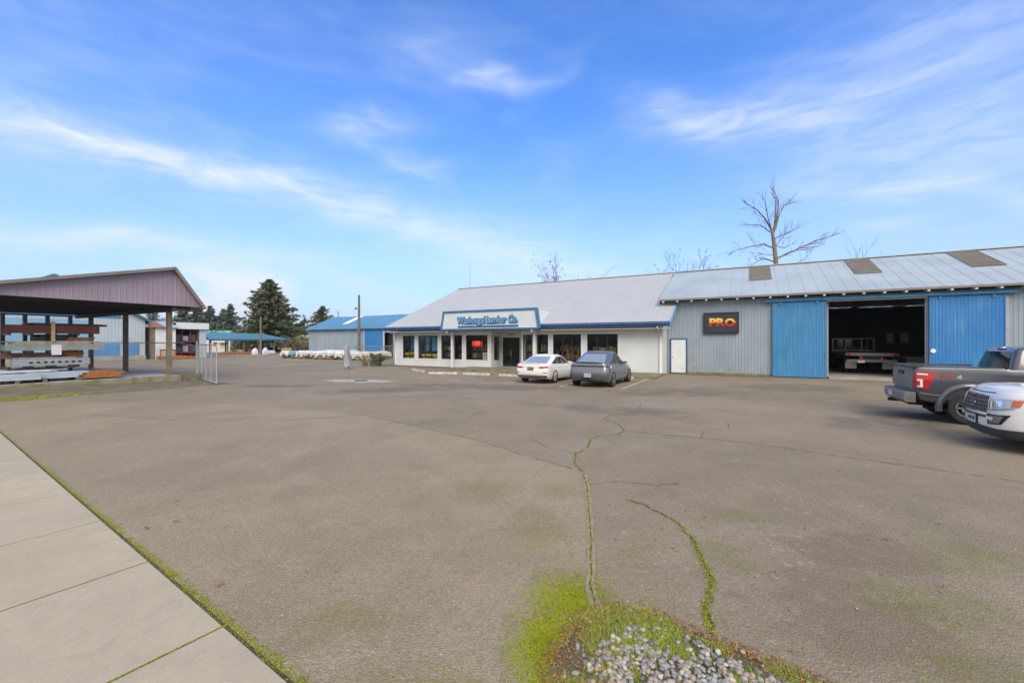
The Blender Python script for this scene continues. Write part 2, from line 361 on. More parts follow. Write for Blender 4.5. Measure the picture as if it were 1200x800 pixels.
def asphalt(name, tone, mossy):
    """worn car-park asphalt: pale and dark stones in a brown-grey binder, patches, lichen spots and moss films (all in metres on the ground)"""
    m, t, b = newmat(name); P = t.obj()
    big = t.noise(P, 0.22, 6, 0.6, 0.4); mid = t.noise(P, 1.3, 6, 0.65); fine = t.noise(P, 38, 3, 0.6)
    c = t.mix(t.ramp(big, 0.3, 0.7), tuple(x*0.80 for x in tone), tuple(x*1.14 for x in tone))
    c = t.mix(t.math('MULTIPLY', t.ramp(t.noise(P, 0.55, 7, 0.7, 0.8), 0.46, 0.66), 0.38), c, tuple(x*0.66 for x in tone))
    c = t.mix(t.math('MULTIPLY', t.ramp(mid, 0.42, 0.72), 0.5), c, tuple(x*1.22 for x in (tone[0]*0.98, tone[1], tone[2]*1.04)))
    c = t.mix(t.math('MULTIPLY', t.ramp(t.noise(P, 11, 6, 0.75), 0.47, 0.70), 0.55), c, tuple(x*0.60 for x in tone))
    c = t.mix(t.ramp(fine, 0.35, 0.7, 0, 0.5), c, tuple(x*0.55 for x in tone))
    vo = t.new('ShaderNodeTexVoronoi'); t.put(vo.inputs['Vector'], P); vo.inputs['Scale'].default_value = 62
    stone = t.ramp(vo.outputs['Distance'], 0.14, 0.30, 1, 0)
    sc = t.new('ShaderNodeSeparateColor'); t.put(sc.inputs[0], vo.outputs['Color'])
    pale = t.math('MULTIPLY', t.math('GREATER_THAN', sc.outputs[0], 0.74), stone)
    dark = t.math('MULTIPLY', t.math('LESS_THAN', sc.outputs[0], 0.34), stone)
    c = t.mix(t.math('MULTIPLY', pale, 0.95), c, (0.52,0.47,0.40))
    c = t.mix(t.math('MULTIPLY', dark, 0.75), c, (0.06,0.052,0.045))
    v2 = t.new('ShaderNodeTexVoronoi'); t.put(v2.inputs['Vector'], P); v2.inputs['Scale'].default_value = 17
    s2 = t.new('ShaderNodeSeparateColor'); t.put(s2.inputs[0], v2.outputs['Color'])
    big_st = t.math('MULTIPLY', t.math('GREATER_THAN', s2.outputs[0], 0.93), t.ramp(v2.outputs['Distance'], 0.08, 0.20, 1, 0))
    c = t.mix(t.math('MULTIPLY', big_st, 0.85), c, (0.52,0.48,0.42))
    wn = t.new('ShaderNodeTexNoise'); t.put(wn.inputs['Vector'], P); wn.inputs['Scale'].default_value = 1.1; wn.inputs['Detail'].default_value = 7; wn.inputs['Roughness'].default_value = 0.7
    Pw = t.vmath('ADD', P, t.vmath('SCALE', t.vmath('SUBTRACT', wn.outputs['Color'], (0.5,0.5,0.5)), scale=1.5))
    def blob(x, y, r, ry=None, ang=0.0):
        mp = t.new('ShaderNodeMapping', vector_type='TEXTURE'); t.put(mp.inputs[0], Pw)
        mp.inputs['Location'].default_value = (x, y, 0); mp.inputs['Rotation'].default_value = (0, 0, ang); mp.inputs['Scale'].default_value = (r, ry or r, 1)
        return t.ramp(t.vmath('LENGTH', mp.outputs[0]), 0.25, 1.0, 1, 0)
    def stain(c, spots, col, amt, ns, lo, hi, rough=0.65):
        k = None
        for sp in spots:
            q = blob(*sp); k = q if k is None else t.math('MAXIMUM', k, q)
        n = t.math('MULTIPLY_ADD', t.noise(P, ns, 8, rough), 2.4, -0.7)
        f = t.math('MULTIPLY', t.ramp(t.math('MULTIPLY_ADD', k, 0.55, n), lo, hi), t.math('MULTIPLY', t.math('POWER', k, 0.7), amt))
        return t.mix(f, c, col), f
    # old dark wheel and drip stains
    c, _ = stain(c, [(7,17.5,5,2.5),(13,19.5,5,3),(17,15,5,3),(-5,18.5,6,2,0.3),(3,13,4,1.4,-0.4),(10.5,11.5,4.5,1.6,0.3),(-11,20,4,1.2),(-16,21,5,1.5),(-1,19.5,7,2.0,-0.2)], (0.09,0.08,0.07), 0.46, 1.1, 0.62, 1.05)
    c, _ = stain(c, [(2,8.6,3,1.0,0.2),(5,14,3,1.5),(9.2,17.6,1.4,0.5,-0.3),(-2.5,22.0,1.8,0.7),(7.0,13.5,3,0.6)], (0.30,0.265,0.22), 0.35, 1.6, 0.68, 1.2)
    c, _ = stain(c, [(-8.2,22.6,3.2,1.5,-0.2),(-9.0,23.0,1.8,1.0),(-7.2,22.3,2.0,1.0)], (0.50,0.48,0.45), 0.85, 1.4, 0.50, 1.35)  # pale patch round the storm drain
    if mossy:
        # lichen rosettes on the older asphalt
        v3 = t.new('ShaderNodeTexVoronoi'); t.put(v3.inputs['Vector'], t.vmath('ADD', P, t.vmath('SCALE', t.new('ShaderNodeTexNoise').outputs['Color'], scale=0.0))); v3.inputs['Scale'].default_value = 8.0
        s3 = t.new('ShaderNodeSeparateColor'); t.put(s3.inputs[0], v3.outputs['Color'])
        li = t.math('MULTIPLY', t.math('GREATER_THAN', s3.outputs[0], 0.62), t.ramp(t.math('MULTIPLY_ADD', t.noise(P, 40, 4), 0.35, v3.outputs['Distance']), 0.36, 0.50, 1, 0))
        k = None
        for sp in [(2.6,4.0,1.8,1.5),(1.5,3.0,0.6,0.5),(4.0,5.5,2.0,1.2),(1.1,4.6,0.5,1.2)]:
            q = blob(*sp); k = q if k is None else t.math('MAXIMUM', k, q)
        c = t.mix(t.math('MULTIPLY', t.math('MULTIPLY', li, k), 0.34), c, (0.37,0.36,0.31))
        c, _ = stain(c, [(2.6,3.3,1.2,0.9),(3.5,4.2,1.0,0.7)], (0.13,0.09,0.075), 0.45, 2.5, 0.55, 0.95)
    spots = [(3.3,3.35,1.0,0.7),(2.9,2.7,0.9,0.5),(4.4,4.1,1.2,0.6),(2.1,4.3,0.5,0.5),(2.7,5.1,0.9,0.4),(1.3,4.3,0.35,0.4)] if mossy else \
            [(0.10,2.95,0.42,0.55),(-0.5,2.6,0.9,0.45),(0.35,3.65,0.45,0.6),(0.25,4.9,0.8,0.9),(-0.3,6.0,0.9,0.8),(0.6,5.9,0.5,0.7),(-1.2,3.2,0.6,0.5),(-1.5,2.5,0.5,0.35)]
    # thin moss film broken into flecks over the damp foreground
    fk = t.math('MULTIPLY', t.ramp(t.noise(P, 26, 5, 0.7), 0.52, 0.68), t.ramp(t.noise(P, 1.6, 6, 0.7), 0.36, 0.66))
    zone = blob(0.8, 3.0, 6.5, 3.9) if not mossy else blob(2.2, 3.2, 4.5, 2.9)
    c = t.mix(t.math('MULTIPLY', t.math('MULTIPLY', fk, zone), 0.85), c, (0.135,0.135,0.035))
    c, f1 = stain(c, spots, (0.15,0.15,0.03), 0.46, 13.0, 0.62, 1.25, 0.85)
    if not mossy: c, f2 = stain(c, [(0.20,2.80,0.36,0.60),(0.42,3.35,0.34,0.36)], (0.22,0.25,0.02), 0.75, 16.0, 0.55, 1.15, 0.85)
    t.put(b.inputs['Base Color'], c); b.inputs['Roughness'].default_value = 0.85; b.inputs['Specular IOR Level'].default_value = 0.35
    h = t.math('MULTIPLY_ADD', vo.outputs['Distance'], -0.007, t.math('MULTIPLY', t.noise(P, 9, 4), 0.004))
    bp = t.new('ShaderNodeBump'); bp.inputs['Distance'].default_value = 1.0; bp.inputs['Strength'].default_value = 0.8
    t.put(bp.inputs['Height'], h); t.l.new(bp.outputs[0], b.inputs['Normal'])
    return m
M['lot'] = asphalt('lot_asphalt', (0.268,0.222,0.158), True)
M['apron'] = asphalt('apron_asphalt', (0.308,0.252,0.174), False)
def paving():
    m, t, b = newmat('sidewalk_concrete'); P = t.obj()
    c = t.mix(t.ramp(t.noise(P, 0.9, 6, 0.6), 0.3, 0.7), (0.49,0.42,0.31), (0.40,0.34,0.25))
    c = t.mix(t.math('MULTIPLY', t.ramp(t.noise(t.scale(P, (1,1,1)), 7, 6, 0.7), 0.45, 0.75), 0.45), c, (0.30,0.265,0.215))
    c = t.mix(t.math('MULTIPLY', t.ramp(t.noise(P, 130, 3), 0.42, 0.70), 0.55), c, (0.22,0.20,0.165))
    c = t.mix(t.math('MULTIPLY', t.ramp(t.noise(P, 70, 3), 0.58, 0.72), 0.6), c, (0.55,0.50,0.43))
    c = t.mix(t.attr('rnd'), c, (0.37,0.33,0.265))
    c = t.mix(t.math('MULTIPLY', t.ramp(t.noise(P, 2.3, 8, 0.75, 0.6), 0.50, 0.74), 0.5), c, (0.27,0.245,0.20))
    c = t.mix(t.math('MULTIPLY', t.ramp(t.noise(P, 34, 3, 0.7), 0.66, 0.74), 0.6), c, (0.20,0.175,0.13))
    t.put(b.inputs['Base Color'], c); b.inputs['Roughness'].default_value = 0.88; b.inputs['Specular IOR Level'].default_value = 0.3
    # broom finish across the walk
    P2 = t.new('ShaderNodeMapping'); t.put(P2.inputs[0], P); P2.inputs['Rotation'].default_value = (0, 0, R(34.5)); P2.inputs['Scale'].default_value = (8, 160, 1)
    h = t.math('MULTIPLY_ADD', t.noise(P2.outputs[0], 1.0, 3), 0.0025, t.math('MULTIPLY', t.noise(P, 110, 3), 0.003))
    bp = t.new('ShaderNodeBump'); bp.inputs['Strength'].default_value = 0.8; bp.inputs['Distance'].default_value = 1.0
    t.put(bp.inputs['Height'], h); t.l.new(bp.outputs[0], b.inputs['Normal'])
    return m
M['paving'] = paving()
def stones():
    m, t, b = newmat('river_stone'); a = t.attr('rnd')
    n = t.new('ShaderNodeValToRGB'); t.put(n.inputs[0], a); cr = n.color_ramp; cr.interpolation = 'CONSTANT'
    cols = [(0.15,0.15,0.15),(0.22,0.215,0.205),(0.31,0.30,0.28),(0.18,0.185,0.19),(0.38,0.30,0.20),(0.26,0.245,0.225),(0.46,0.43,0.38),(0.11,0.11,0.115),(0.32,0.23,0.17)]
    while len(cr.elements) < len(cols): cr.elements.new(0.5)
    for i, cc in enumerate(cols): cr.elements[i].position = i/len(cols); cr.elements[i].color = (*cc, 1)
    c = t.mix(t.ramp(t.noise(t.obj(), 90, 4), 0.4, 0.7, 0, 0.4), n.outputs[0], (0.42,0.41,0.38))
    t.put(b.inputs['Base Color'], c); b.inputs['Roughness'].default_value = 0.6
    return m
M['stones'] = stones()
def carpaint(name, col, metal=0.0, rough=0.32):
    m = mat(name, col, rough, 0.0, metal=metal, coat=0.9)
    return m
M['car_white'] = carpaint('car_white', (0.74,0.74,0.72))
M['car_silver'] = carpaint('car_silver', (0.155,0.165,0.20), 0.45, 0.30)
M['truck_grey'] = carpaint('truck_grey', (0.10,0.104,0.118), 0.5, 0.26)
M['dark_glass'] = mat('dark_glass', (0.012,0.016,0.018), 0.04, 0.0, spec=0.7)
M['sky_glass'] = mat('sky_glass', (0.34,0.37,0.36), 0.12, 0.0, spec=0.8, metal=0.2)  # pale base stands in for bright sky reflected in the rear glass
M['lens_red'] = mat('lens_red', (0.42,0.012,0.012), 0.15, 0.0, coat=0.8)
M['lens_clear'] = mat('lens_clear', (0.52,0.54,0.56), 0.12, 0.0, coat=0.8, metal=0.3)
M['lens_white'] = mat('lens_white', (0.75,0.72,0.70), 0.15, 0.0, coat=0.8)
M['dark_lens'] = mat('dark_lens', (0.05,0.008,0.01), 0.12, 0.0, coat=0.8)
for k_ in ('sky_glass',): M[k_].node_tree.nodes['Principled BSDF'].inputs['IOR'].default_value = 2.6
M['amber'] = mat('amber', (0.55,0.14,0.03), 0.2, 0.0, coat=0.6)
M['shaded_bumper'] = mat('shaded_bumper', (0.10,0.10,0.12), 0.5, 0.05, 8)  # crossover's lower bumper: body grey darkened, its shade put into the colour
M['grey_plastic'] = mat('grey_plastic', (0.055,0.056,0.06), 0.6, 0.05, 8)
M['bumper_grey'] = mat('bumper_grey', (0.24,0.235,0.225), 0.45, 0.08, 4, metal=0.4)
M['plate'] = mat('plate', (0.55,0.58,0.62), 0.5, 0.05, 20)
M['ink'] = mat('ink', (0.03,0.04,0.09), 0.5, 0.0)
M['inside_floor'] = mat('inside_floor', (0.22,0.21,0.19), 0.7, 0.06, 1)
M['inside_wall'] = mat('inside_wall', (0.30,0.29,0.26), 0.8, 0.06, 1)

# ------------------------------------------------------------------ ground
g = MB(); g.quad((-6000,-6000,-0.008),(6000,-6000,-0.008),(6000,6000,-0.008),(-6000,6000,-0.008))
struct(g.build('ground', mat('field', (0.13,0.125,0.075), 0.95, 0.1, 0.05)))
g = MB(); g.quad((-90,95,0),(-90,10,0),(-26,20.5,0),(-13,11.0,0),(7.3,-3.0,0),(60,-3,0),(60,60,0),(-30,100,0))
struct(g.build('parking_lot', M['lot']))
# newer, browner asphalt apron along the sidewalk; its edge wanders
E0 = Vector((-12.0,9.92,0)); E1 = Vector((-1.34,2.604,0)); ed = (E1-E0).normalized(); en = Vector((-ed.y*-1*-1, ed.x*-1*-1, 0))
en = Vector((ed.y, -ed.x, 0))          # from the lot's edge into the sidewalk
def wob(pts, step=0.15, amp=0.03, seed=3):
    rr = random.Random(seed); out = []
    for a, b in zip(pts[:-1], pts[1:]):
        a, b = Vector(a), Vector(b); n = max(1, int((b-a).length/step))
        for i in range(n):
            p = a.lerp(b, i/n); out.append(p + Vector((rr.gauss(0, amp), rr.gauss(0, amp), 0)))
    out.append(Vector(pts[-1])); return out
edge = wob([(0.66,1.2,0.004),(0.68,3.23,0.004),(0.67,3.59,0.004),(0.95,5.21,0.004),(1.15,6.85,0.004),(0.60,7.44,0.004),(-0.73,9.06,0.004),(-4.10,11.97,0.004),(-7.4,13.4,0.004),(-10.21,14.47,0.004),(-18.0,14.88,0.004),(-26,15.3,0.004)], 0.3, 0.025)
g = MB(); g.quad(*(edge + [Vector((-26,19.6,0.004)), E0+ed*9.8+Vector((0,0,0.004))][1:]))
g.v = [(x, y, 0.004) for x, y, z in g.v]
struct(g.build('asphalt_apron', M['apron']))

# sidewalk: separate slabs with open joints, flush with the lot
sw = MB(); rr = random.Random(5)
base_d = (Vector((-3.46,4.02,0))-E0).dot(ed)
for i in range(-14, 9):
    a = E0 + ed*(base_d + 1.62*i + 0.013); b = E0 + ed*(base_d + 1.62*(i+1) - 0.013)
    q = [a+en*0.03, b+en*0.03, b+en*1.85, a+en*1.85]
    sw.prism([Vector((p.x, p.y, -0.06)) for p in q], (0,0,0.075), rnd=rr.random()*0.6)
struct(sw.build('sidewalk', M['paving'], bevel=0.006))
jd = MB()
for i in range(-14, 10):
    a = E0 + ed*(base_d + 1.62*i); n_ = [a-ed*0.016+en*0.02, a+ed*0.016+en*0.02, a+ed*0.016+en*1.86, a-ed*0.016+en*1.86]
    jd.quad(*[(p.x,p.y,0.0065) for p in n_])
jd.quad(*[(p.x,p.y,0.0062) for p in (E0-ed*15+en*0.0, E0+ed*26+en*0.0, E0+ed*26+en*0.04, E0-ed*15+en*0.04)])
struct(jd.build('slab_joint', mat('joint_dirt', (0.06,0.052,0.03), 0.95, 0.12, 6)))
kb = MB(); a = E0-ed*16; b = E0+ed*27
kb.prism([Vector((p.x,p.y,-0.1)) for p in (a+en*1.87, b+en*1.87, b+en*2.02, a+en*2.02)], (0,0,0.125))
struct(kb.build('kerb', M['concrete'], bevel=0.015))
rd = MB(); rd.quad(*[(p.x,p.y,-0.004) for p in (a+en*2.02, b+en*2.02, b+en*9, a+en*9)])
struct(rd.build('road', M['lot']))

def strip(pts, w, z, seed=1, jit=0.4):
    rr = random.Random(seed); L = []; Rr = []
    for i, p in enumerate(pts):
        d = (pts[min(i+1,len(pts)-1)]-pts[max(i-1,0)]).normalized(); n = Vector((-d.y, d.x, 0))
        ww = w*(1 + rr.uniform(-jit, jit))*(0.35 if i in (0, len(pts)-1) else 1)
        L.append(p+n*ww/2); Rr.append(p-n*ww/2)
    m = MB()
    vs = [(p.x,p.y,z) for p in L] + [(p.x,p.y,z) for p in Rr]; n = len(L)
    m.add(vs, [(i, i+1, n+i+1, n+i) for i in range(n-1)])
    return m
crackmat = mat('crack_dirt', (0.07,0.062,0.04), 0.95, 0.12, 6)
sealmat = mat('crack_seal', (0.31,0.262,0.222), 0.9, 0.1, 5, bump=0.002)
C = {'main': [(0.66,3.2),(0.67,3.59),(0.82,4.4),(0.95,5.21),(1.08,6.1),(1.15,6.85)],
     'left': [(1.15,6.85),(0.60,7.41),(-0.72,8.98),(-2.4,10.5),(-4.1,11.97)],
     'up': [(1.15,6.85),(1.07,7.2),(1.19,7.89),(1.45,8.3),(1.68,9.06),(2.0,9.47),(2.4,9.55),(2.64,9.92),(2.73,10.75),(2.45,11.5),(2.96,12.25),(3.5,12.4),(3.94,13.0),(4.1,13.6),(4.37,14.27)],
     'right': [(2.64,9.92),(3.11,9.64),(4.1,9.2),(5.16,8.54),(5.9,7.8),(6.66,7.18),(7.63,6.31),(9.6,5.0)],
     'twig': [(1.12,6.2),(1.6,6.35),(2.1,6.15),(2.5,6.3)], 'twig2': [(1.19,7.89),(0.7,8.4),(0.4,9.2)], 'twig3': [(4.1,9.2),(4.5,9.9),(5.3,10.3),(5.6,11.0)], 'twig4': [(-2.4,10.5),(-2.0,11.4),(-1.1,12.0),(-0.8,12.9)], 'seam': [(-12.4,12.2),(-9.4,11.35),(-6.0,11.3),(-4.6,11.75)], 'twig5': [(-7.4,13.4),(-5.6,14.4),(-4.9,15.6),(-3.0,16.4)], 'twig6': [(5.5,15.5),(7.5,15.2),(9.0,15.6)],
     'curl': [(1.55,5.62),(1.70,5.43),(1.90,4.96),(1.92,4.49),(1.83,4.08),(1.76,3.72),(1.62,3.48),(1.50,3.26),(1.42,2.99)]}
for nm, w, sl, sd_ in (('main',0.010,0.075,1),('left',0.008,0.06,2),('up',0.013,0,3),('right',0.013,0,4),('curl',0.012,0,5),('twig',0.007,0,6),('twig2',0.008,0,7),('twig3',0.009,0,8),('twig4',0.012,0,9),('seam',0.012,0,10),('twig5',0.016,0,11),('twig6',0.016,0,12)):
    pts = wob([(x,y,0) for x,y in C[nm]], 0.06, 0.006 if nm == 'main' else 0.014, sd_)
    if sl: struct(strip(wob([(x,y,0) for x,y in C[nm]], 0.15, 0.006, sd_), sl, 0.008, sd_, 0.15).build('crack_seal', sealmat))
    struct(strip(pts, w, 0.012, sd_, 0.7).build('pavement_crack', crackmat))

def tufts(mb, spots, size, n, rr, lean=0.6, wide=0.35):
    for (x, y, z, r) in spots:
        for k in range(n):
            a = rr.uniform(0, 6.283); q = math.sqrt(rr.random())*r; px, py = x+math.cos(a)*q, y+math.sin(a)*q
            h = size*rr.uniform(0.5, 1.3); b = rr.uniform(0, 6.283); ww = h*wide
            ox, oy = math.cos(b)*ww/2, math.sin(b)*ww/2; lx, ly = rr.gauss(0,lean)*h, rr.gauss(0,lean)*h
            mb.add([(px-ox,py-oy,z),(px+ox,py+oy,z),(px+lx,py+ly,z+h)], [(0,1,2)], rr.random())
rr = random.Random(11)
mo = MB()
def along(pts, step):
    out = []
    for a, b in zip(pts[:-1], pts[1:]):
        a, b = Vector((*a,0)), Vector((*b,0)); n = max(1, int((b-a).length/step))
        out += [a.lerp(b, i/n) for i in range(n)]
    return out
for nm, r, dens, y0 in (('main',0.020,14,99),('curl',0.045,34,99),('up',0.022,6,99),('left',0.012,4,99),('right',0.008,1,99)):
    for p in along(wob([(x,y,0) for x,y in C[nm]], 0.07, 0.012, {'main':1,'left':2,'up':3,'right':4,'curl':5}[nm]) and C[nm], 0.02):
        fade = 1.0
        if nm == 'curl': fade = max(0.15, min(1.0, (5.7-p.y)/2.0))
        if rr.random() < 0.9: tufts(mo, [(p.x+rr.gauss(0,0.012), p.y+rr.gauss(0,0.012), 0.008, r*rr.uniform(0.4,1.3)*(0.5+0.5*fade))], 0.010, int(dens*fade), rr, 0.5, 0.9)
# moss seam along the sidewalk
for i in range(4200):
    d = rr.uniform(-2, 17.5); p = E0 + ed*d
    near = min(1.0, max(0.1, d/13)); off = rr.uniform(-0.045, 0.03)*(0.5+0.7*near)
    if math.sin(d*3.1)+math.sin(d*7.7+1) < -1.75: continue
    tufts(mo, [(p.x-en.x*-off, p.y-en.y*-off, 0.0, 0.03)], 0.009*(0.7+0.6*near), 14, rr, 0.5, 0.8)
# mossy slab joint close to the camera
ja = E0 + ed*(base_d+1.62); 
for i in range(500):
    p = ja + en*rr.uniform(0, 1.2); tufts(mo, [(p.x, p.y, 0.004, 0.010)], 0.010, 6, rr, 0.4, 0.8)
# thick cushion west of the gravel bed
for i in range(9500):
    a = rr.uniform(0, 6.283); q = abs(rr.gauss(0, 0.5))
    x, y = 0.27+math.cos(a)*q*0.24+0.10*0, 2.86+math.sin(a)*q*0.5
    if rr.random() < 0.35: x, y = 0.52+rr.gauss(0,0.16), 3.38+rr.gauss(0,0.20)
    tufts(mo, [(x, y, 0.004, 0.02)], 0.006, 7, rr, 0.5, 1.1)
for i in range(900):
    x, y = rr.choice([(1.0,3.36),(1.25,3.2),(3.2,3.3),(2.8,2.75),(0.3,4.4),(-0.5,2.6),(0.8,3.9)]); x += rr.gauss(0,0.22); y += rr.gauss(0,0.16)
    tufts(mo, [(x, y, 0.004, 0.03)], 0.006, 6, rr, 0.5, 0.9)
struct(mo.build('moss', M['moss'], smooth='keep'), 'bright green moss growing in the cracks, along the sidewalk edge and round the gravel', 'stuff')

# gravel bed with soil mound, river stones, grass and dead leaves
bedp = [(0.22,1.2),(0.26,2.6),(0.22,2.72),(0.36,2.98),(0.52,3.2),(0.64,3.30),(0.84,3.33),(1.06,3.28),(1.38,3.0),(1.66,2.80),(1.89,2.60),(2.3,2.2),(2.9,1.2)]
def inside(x, y, pts):
    c = False; j = len(pts)-1
    for i in range(len(pts)):
        (xi, yi), (xj, yj) = pts[i], pts[j]
        if (yi > y) != (yj > y) and x < (xj-xi)*(y-yi)/(yj-yi)+xi: c = not c
        j = i
    return c
def edge_dist(x, y, pts):
    return min(((Vector((x,y))-(lambda a,b: a+(b-a)*max(0,min(1,(Vector((x,y))-a).dot(b-a)/(b-a).length_squared)))(Vector(pts[i]),Vector(pts[i+1]))).length) for i in range(len(pts)-1))
def bedz(x, y):
    return 0.008 + min(0.035, edge_dist(x, y, bedp)*0.07) if inside(x, y, bedp) else 0.0
bd = MB(); N = 36; gx = [0.1+i*2.9/N for i in range(N+1)]; gy = [1.2+j*2.25/N for j in range(N+1)]
bd.v = [(x, y, (bedz(x, y)+random.uniform(0,0.006)) if inside(x,y,bedp) else -0.004) for y in gy for x in gx]
for j in range(N):
    for i in range(N):
        if any(inside(gx[i+a], gy[j+b], bedp) for a in (0,1) for b in (0,1)):
            bd.f.append([j*(N+1)+i, j*(N+1)+i+1, (j+1)*(N+1)+i+1, (j+1)*(N+1)+i])
bd.r = [0]*len(bd.f); bd.m = [0]*len(bd.f)
struct(bd.build('soil_bed', M['soil'], smooth=60))
ico = bmesh.new(); bmesh.ops.create_icosphere(ico, subdivisions=2, radius=1); iv = [v.co.copy() for v in ico.verts]; ifc = [tuple(v.index for v in f.verts) for f in ico.faces]; ico.free()
gr = MB(); placed = 0
core = [(0.40,1.2),(0.44,2.60),(0.58,2.90),(0.95,3.12),(1.22,3.0),(1.5,2.70),(1.78,2.45),(2.2,1.9),(2.5,1.2)]
for k in range(5200):
    x, y = rr.uniform(0.3, 2.6), rr.uniform(1.9, 3.3)
    ins = inside(x, y, core)
    if not inside(x, y, bedp): continue
    patchy = math.sin(x*9+1)+math.sin(y*11+x*4)
    if ins and patchy < -1.0 and rr.random() < 0.75: continue
    if ins and y > 2.85 and rr.random() < 0.35: continue
    if not ins and rr.random() < 0.955: continue
    s = rr.uniform(0.010, 0.022); sc = (s*rr.uniform(0.8,1.35), s*rr.uniform(0.7,1.1), s*rr.uniform(0.5,0.75))
    rot = Matrix.Rotation(rr.uniform(0,6.28),3,'Z') @ Matrix.Rotation(rr.gauss(0,0.35),3,'X')
    z = bedz(x, y) + sc[2]*rr.uniform(0.3, 1.0) + (0.012*rr.random() if ins else 0)
    ph = [rr.uniform(0,6.28) for _ in range(3)]
    vs = []
    for c in iv:
        d = 1+0.10*math.sin(2*c.x+ph[0])+0.10*math.sin(2.5*c.y+ph[1])+0.08*math.sin(3*c.z+ph[2])
        p = rot @ Vector((c.x*sc[0]*d, c.y*sc[1]*d, c.z*sc[2]*d)); vs.append((p.x+x, p.y+y, p.z+z))
    gr.add(vs, ifc, rr.random())
struct(gr.build('gravel', M['stones'], smooth=80), 'grey and tan river stones heaped in the bed at the front edge', 'stuff')
gs = MB()
for k in range(9000):
    x, y = rr.uniform(0.2, 2.3), rr.uniform(2.0, 3.4)
    if not inside(x, y, bedp): continue
    clump = math.sin(x*7+0.4)+math.sin(y*8+x*3)+math.sin(x*15-y*9)*0.6
    ins = inside(x, y, core)
    pr_ = (0.55 if clump > 0.2 else 0.06) if not ins else (0.6 if clump < -0.9 else 0.05)
    if y > 2.75 and 0.5 < x < 1.2: pr_ = max(pr_, 0.9)
    if rr.random() > pr_: continue
    tufts(gs, [(x, y, bedz(x,y), 0.04)], 0.024, 18, rr, 0.7, 0.20)
struct(gs.build('grass', M['grass'], smooth='keep'), 'short yellow green grass sprouting between the river stones', 'stuff')
lf = MB()
def leaf(x, y, z, s, a):
    d = Vector((math.cos(a), math.sin(a), 0)); n = Vector((-d.y, d.x, 0)); up = Vector((0,0,1)); p = Vector((x,y,z))
    c1, c2 = rr.uniform(0.05,0.4)*s, rr.uniform(0.0,0.35)*s
    lf.add([p-d*s/2, p-d*s*0.05+n*s*0.28+up*c1, p+d*s/2+up*c2, p-d*s*0.05-n*s*0.26+up*c1*0.8, p+up*0.004], [(0,4,1),(1,4,2),(2,4,3),(3,4,0)], rr.random())
for k in range(12000):
    x, y = rr.uniform(0.15, 2.5), rr.uniform(2.2, 3.45)
    e = edge_dist(x, y, bedp)
    if not inside(x, y, bedp) and e > 0.07: continue
    ins = inside(x, y, core)
    if rr.random() > ((0.07 if x > 0.62 else 0.5) if ins else (0.8 if e < 0.12 else 0.26)): continue
    leaf(x, y, bedz(x,y)+0.008+rr.random()*0.014, rr.uniform(0.008,0.030), rr.uniform(0,6.28))
for k in range(150):
    q = rr.random()
    x, y = (rr.uniform(0.9,4.6), rr.uniform(2.4,6.5)) if q < 0.75 else (rr.uniform(-6,9), rr.uniform(3,14))
    leaf(x, y, 0.008, rr.uniform(0.02,0.06) if q > 0.75 else rr.uniform(0.012,0.04), rr.uniform(0,6.28))
for x, y in ((-4.08,4.72),(-3.9,4.9),(-2.5,3.62)): leaf(x, y, 0.02, 0.07, rr.uniform(0,6.28))
struct(lf.build('fallen_leaves', M['dead_leaf'], smooth='keep'), 'dry brown leaves caught round the gravel bed and strewn over the asphalt', 'stuff')

# painted stall lines, drain patch, wheel stops
for (u, v0, v1) in ((-4.93,18.9,24.2),(-7.75,18.4,23.5),(-10.7,17.4,23.0),(-13.6,17.8,22.8),(-16.4,18.4,22.6)):
    m = B(); n = 14
    for k in range(n):
        a, b = v0+(v1-v0)*k/n, v0+(v1-v0)*(k+1)/n
        if u < -9 and random.random() < 0.45: continue
        m.quad((u-0.05,a,0.004),(u+0.05,a,0.004),(u+0.05,b,0.004),(u-0.05,b,0.004))
    struct(m.alone('parking_line', M['line_paint'], u, v0))
m = MB(); m.box(-8.4,-7.75,22.45,22.85,0.0,0.014)
for i in range(7): m.box(-8.36+i*0.09,-8.32+i*0.09,22.48,22.82,0.014,0.022)
o = m.build('storm_drain', M['black'], off=(-8.08,22.65,0), at=(-8.08,22.65,0)); tag(o, 'black iron storm drain grate set in a pale patch of the lot', 'drain')
stops = [(-1.0*0,0)]
for i, (p, q, lab) in enumerate([((480,432.0),(500.5,435.2),'skewed white concrete wheel stop at the window end of the shop front'),
                      ((508,436.6),(531,436.8),'white concrete wheel stop in front of the narrow double windows'),
                      ((545,437.2),(572,438.2),'white concrete wheel stop below the window with the red neon'),
                      ((587,438.8),(613,440.2),'white concrete wheel stop just beside the white sedan'),
                      ((727,441.3),(741,442.6),'white concrete wheel stop at the nose of the grey crossover')]):
    def gp(a): Y = 496*2.02/(a[1]-400); return Vector(((a[0]-600)/496*Y, Y, 0))
    a, b = gp(p), gp(q)
    if i == 4: a = b + (a-b).normalized()*1.83
    c = (a+b)/2; d = (b-a).normalized(); Ln = 1.9 if i else 2.2
    n = Vector((-d.y, d.x, 0)); m = MB()
    prof = [(-0.09,0),(0.09,0),(0.06,0.13),(-0.06,0.13)]
    m.prism([(d*-Ln/2 + n*x + Vector((0,0,z))) for x, z in prof], d*Ln)
    o = m.build('wheel_stop', M['line_paint'], at=c, bevel=0.012); tag(o, lab, 'wheel stop', 'wheel stops along the shop front')

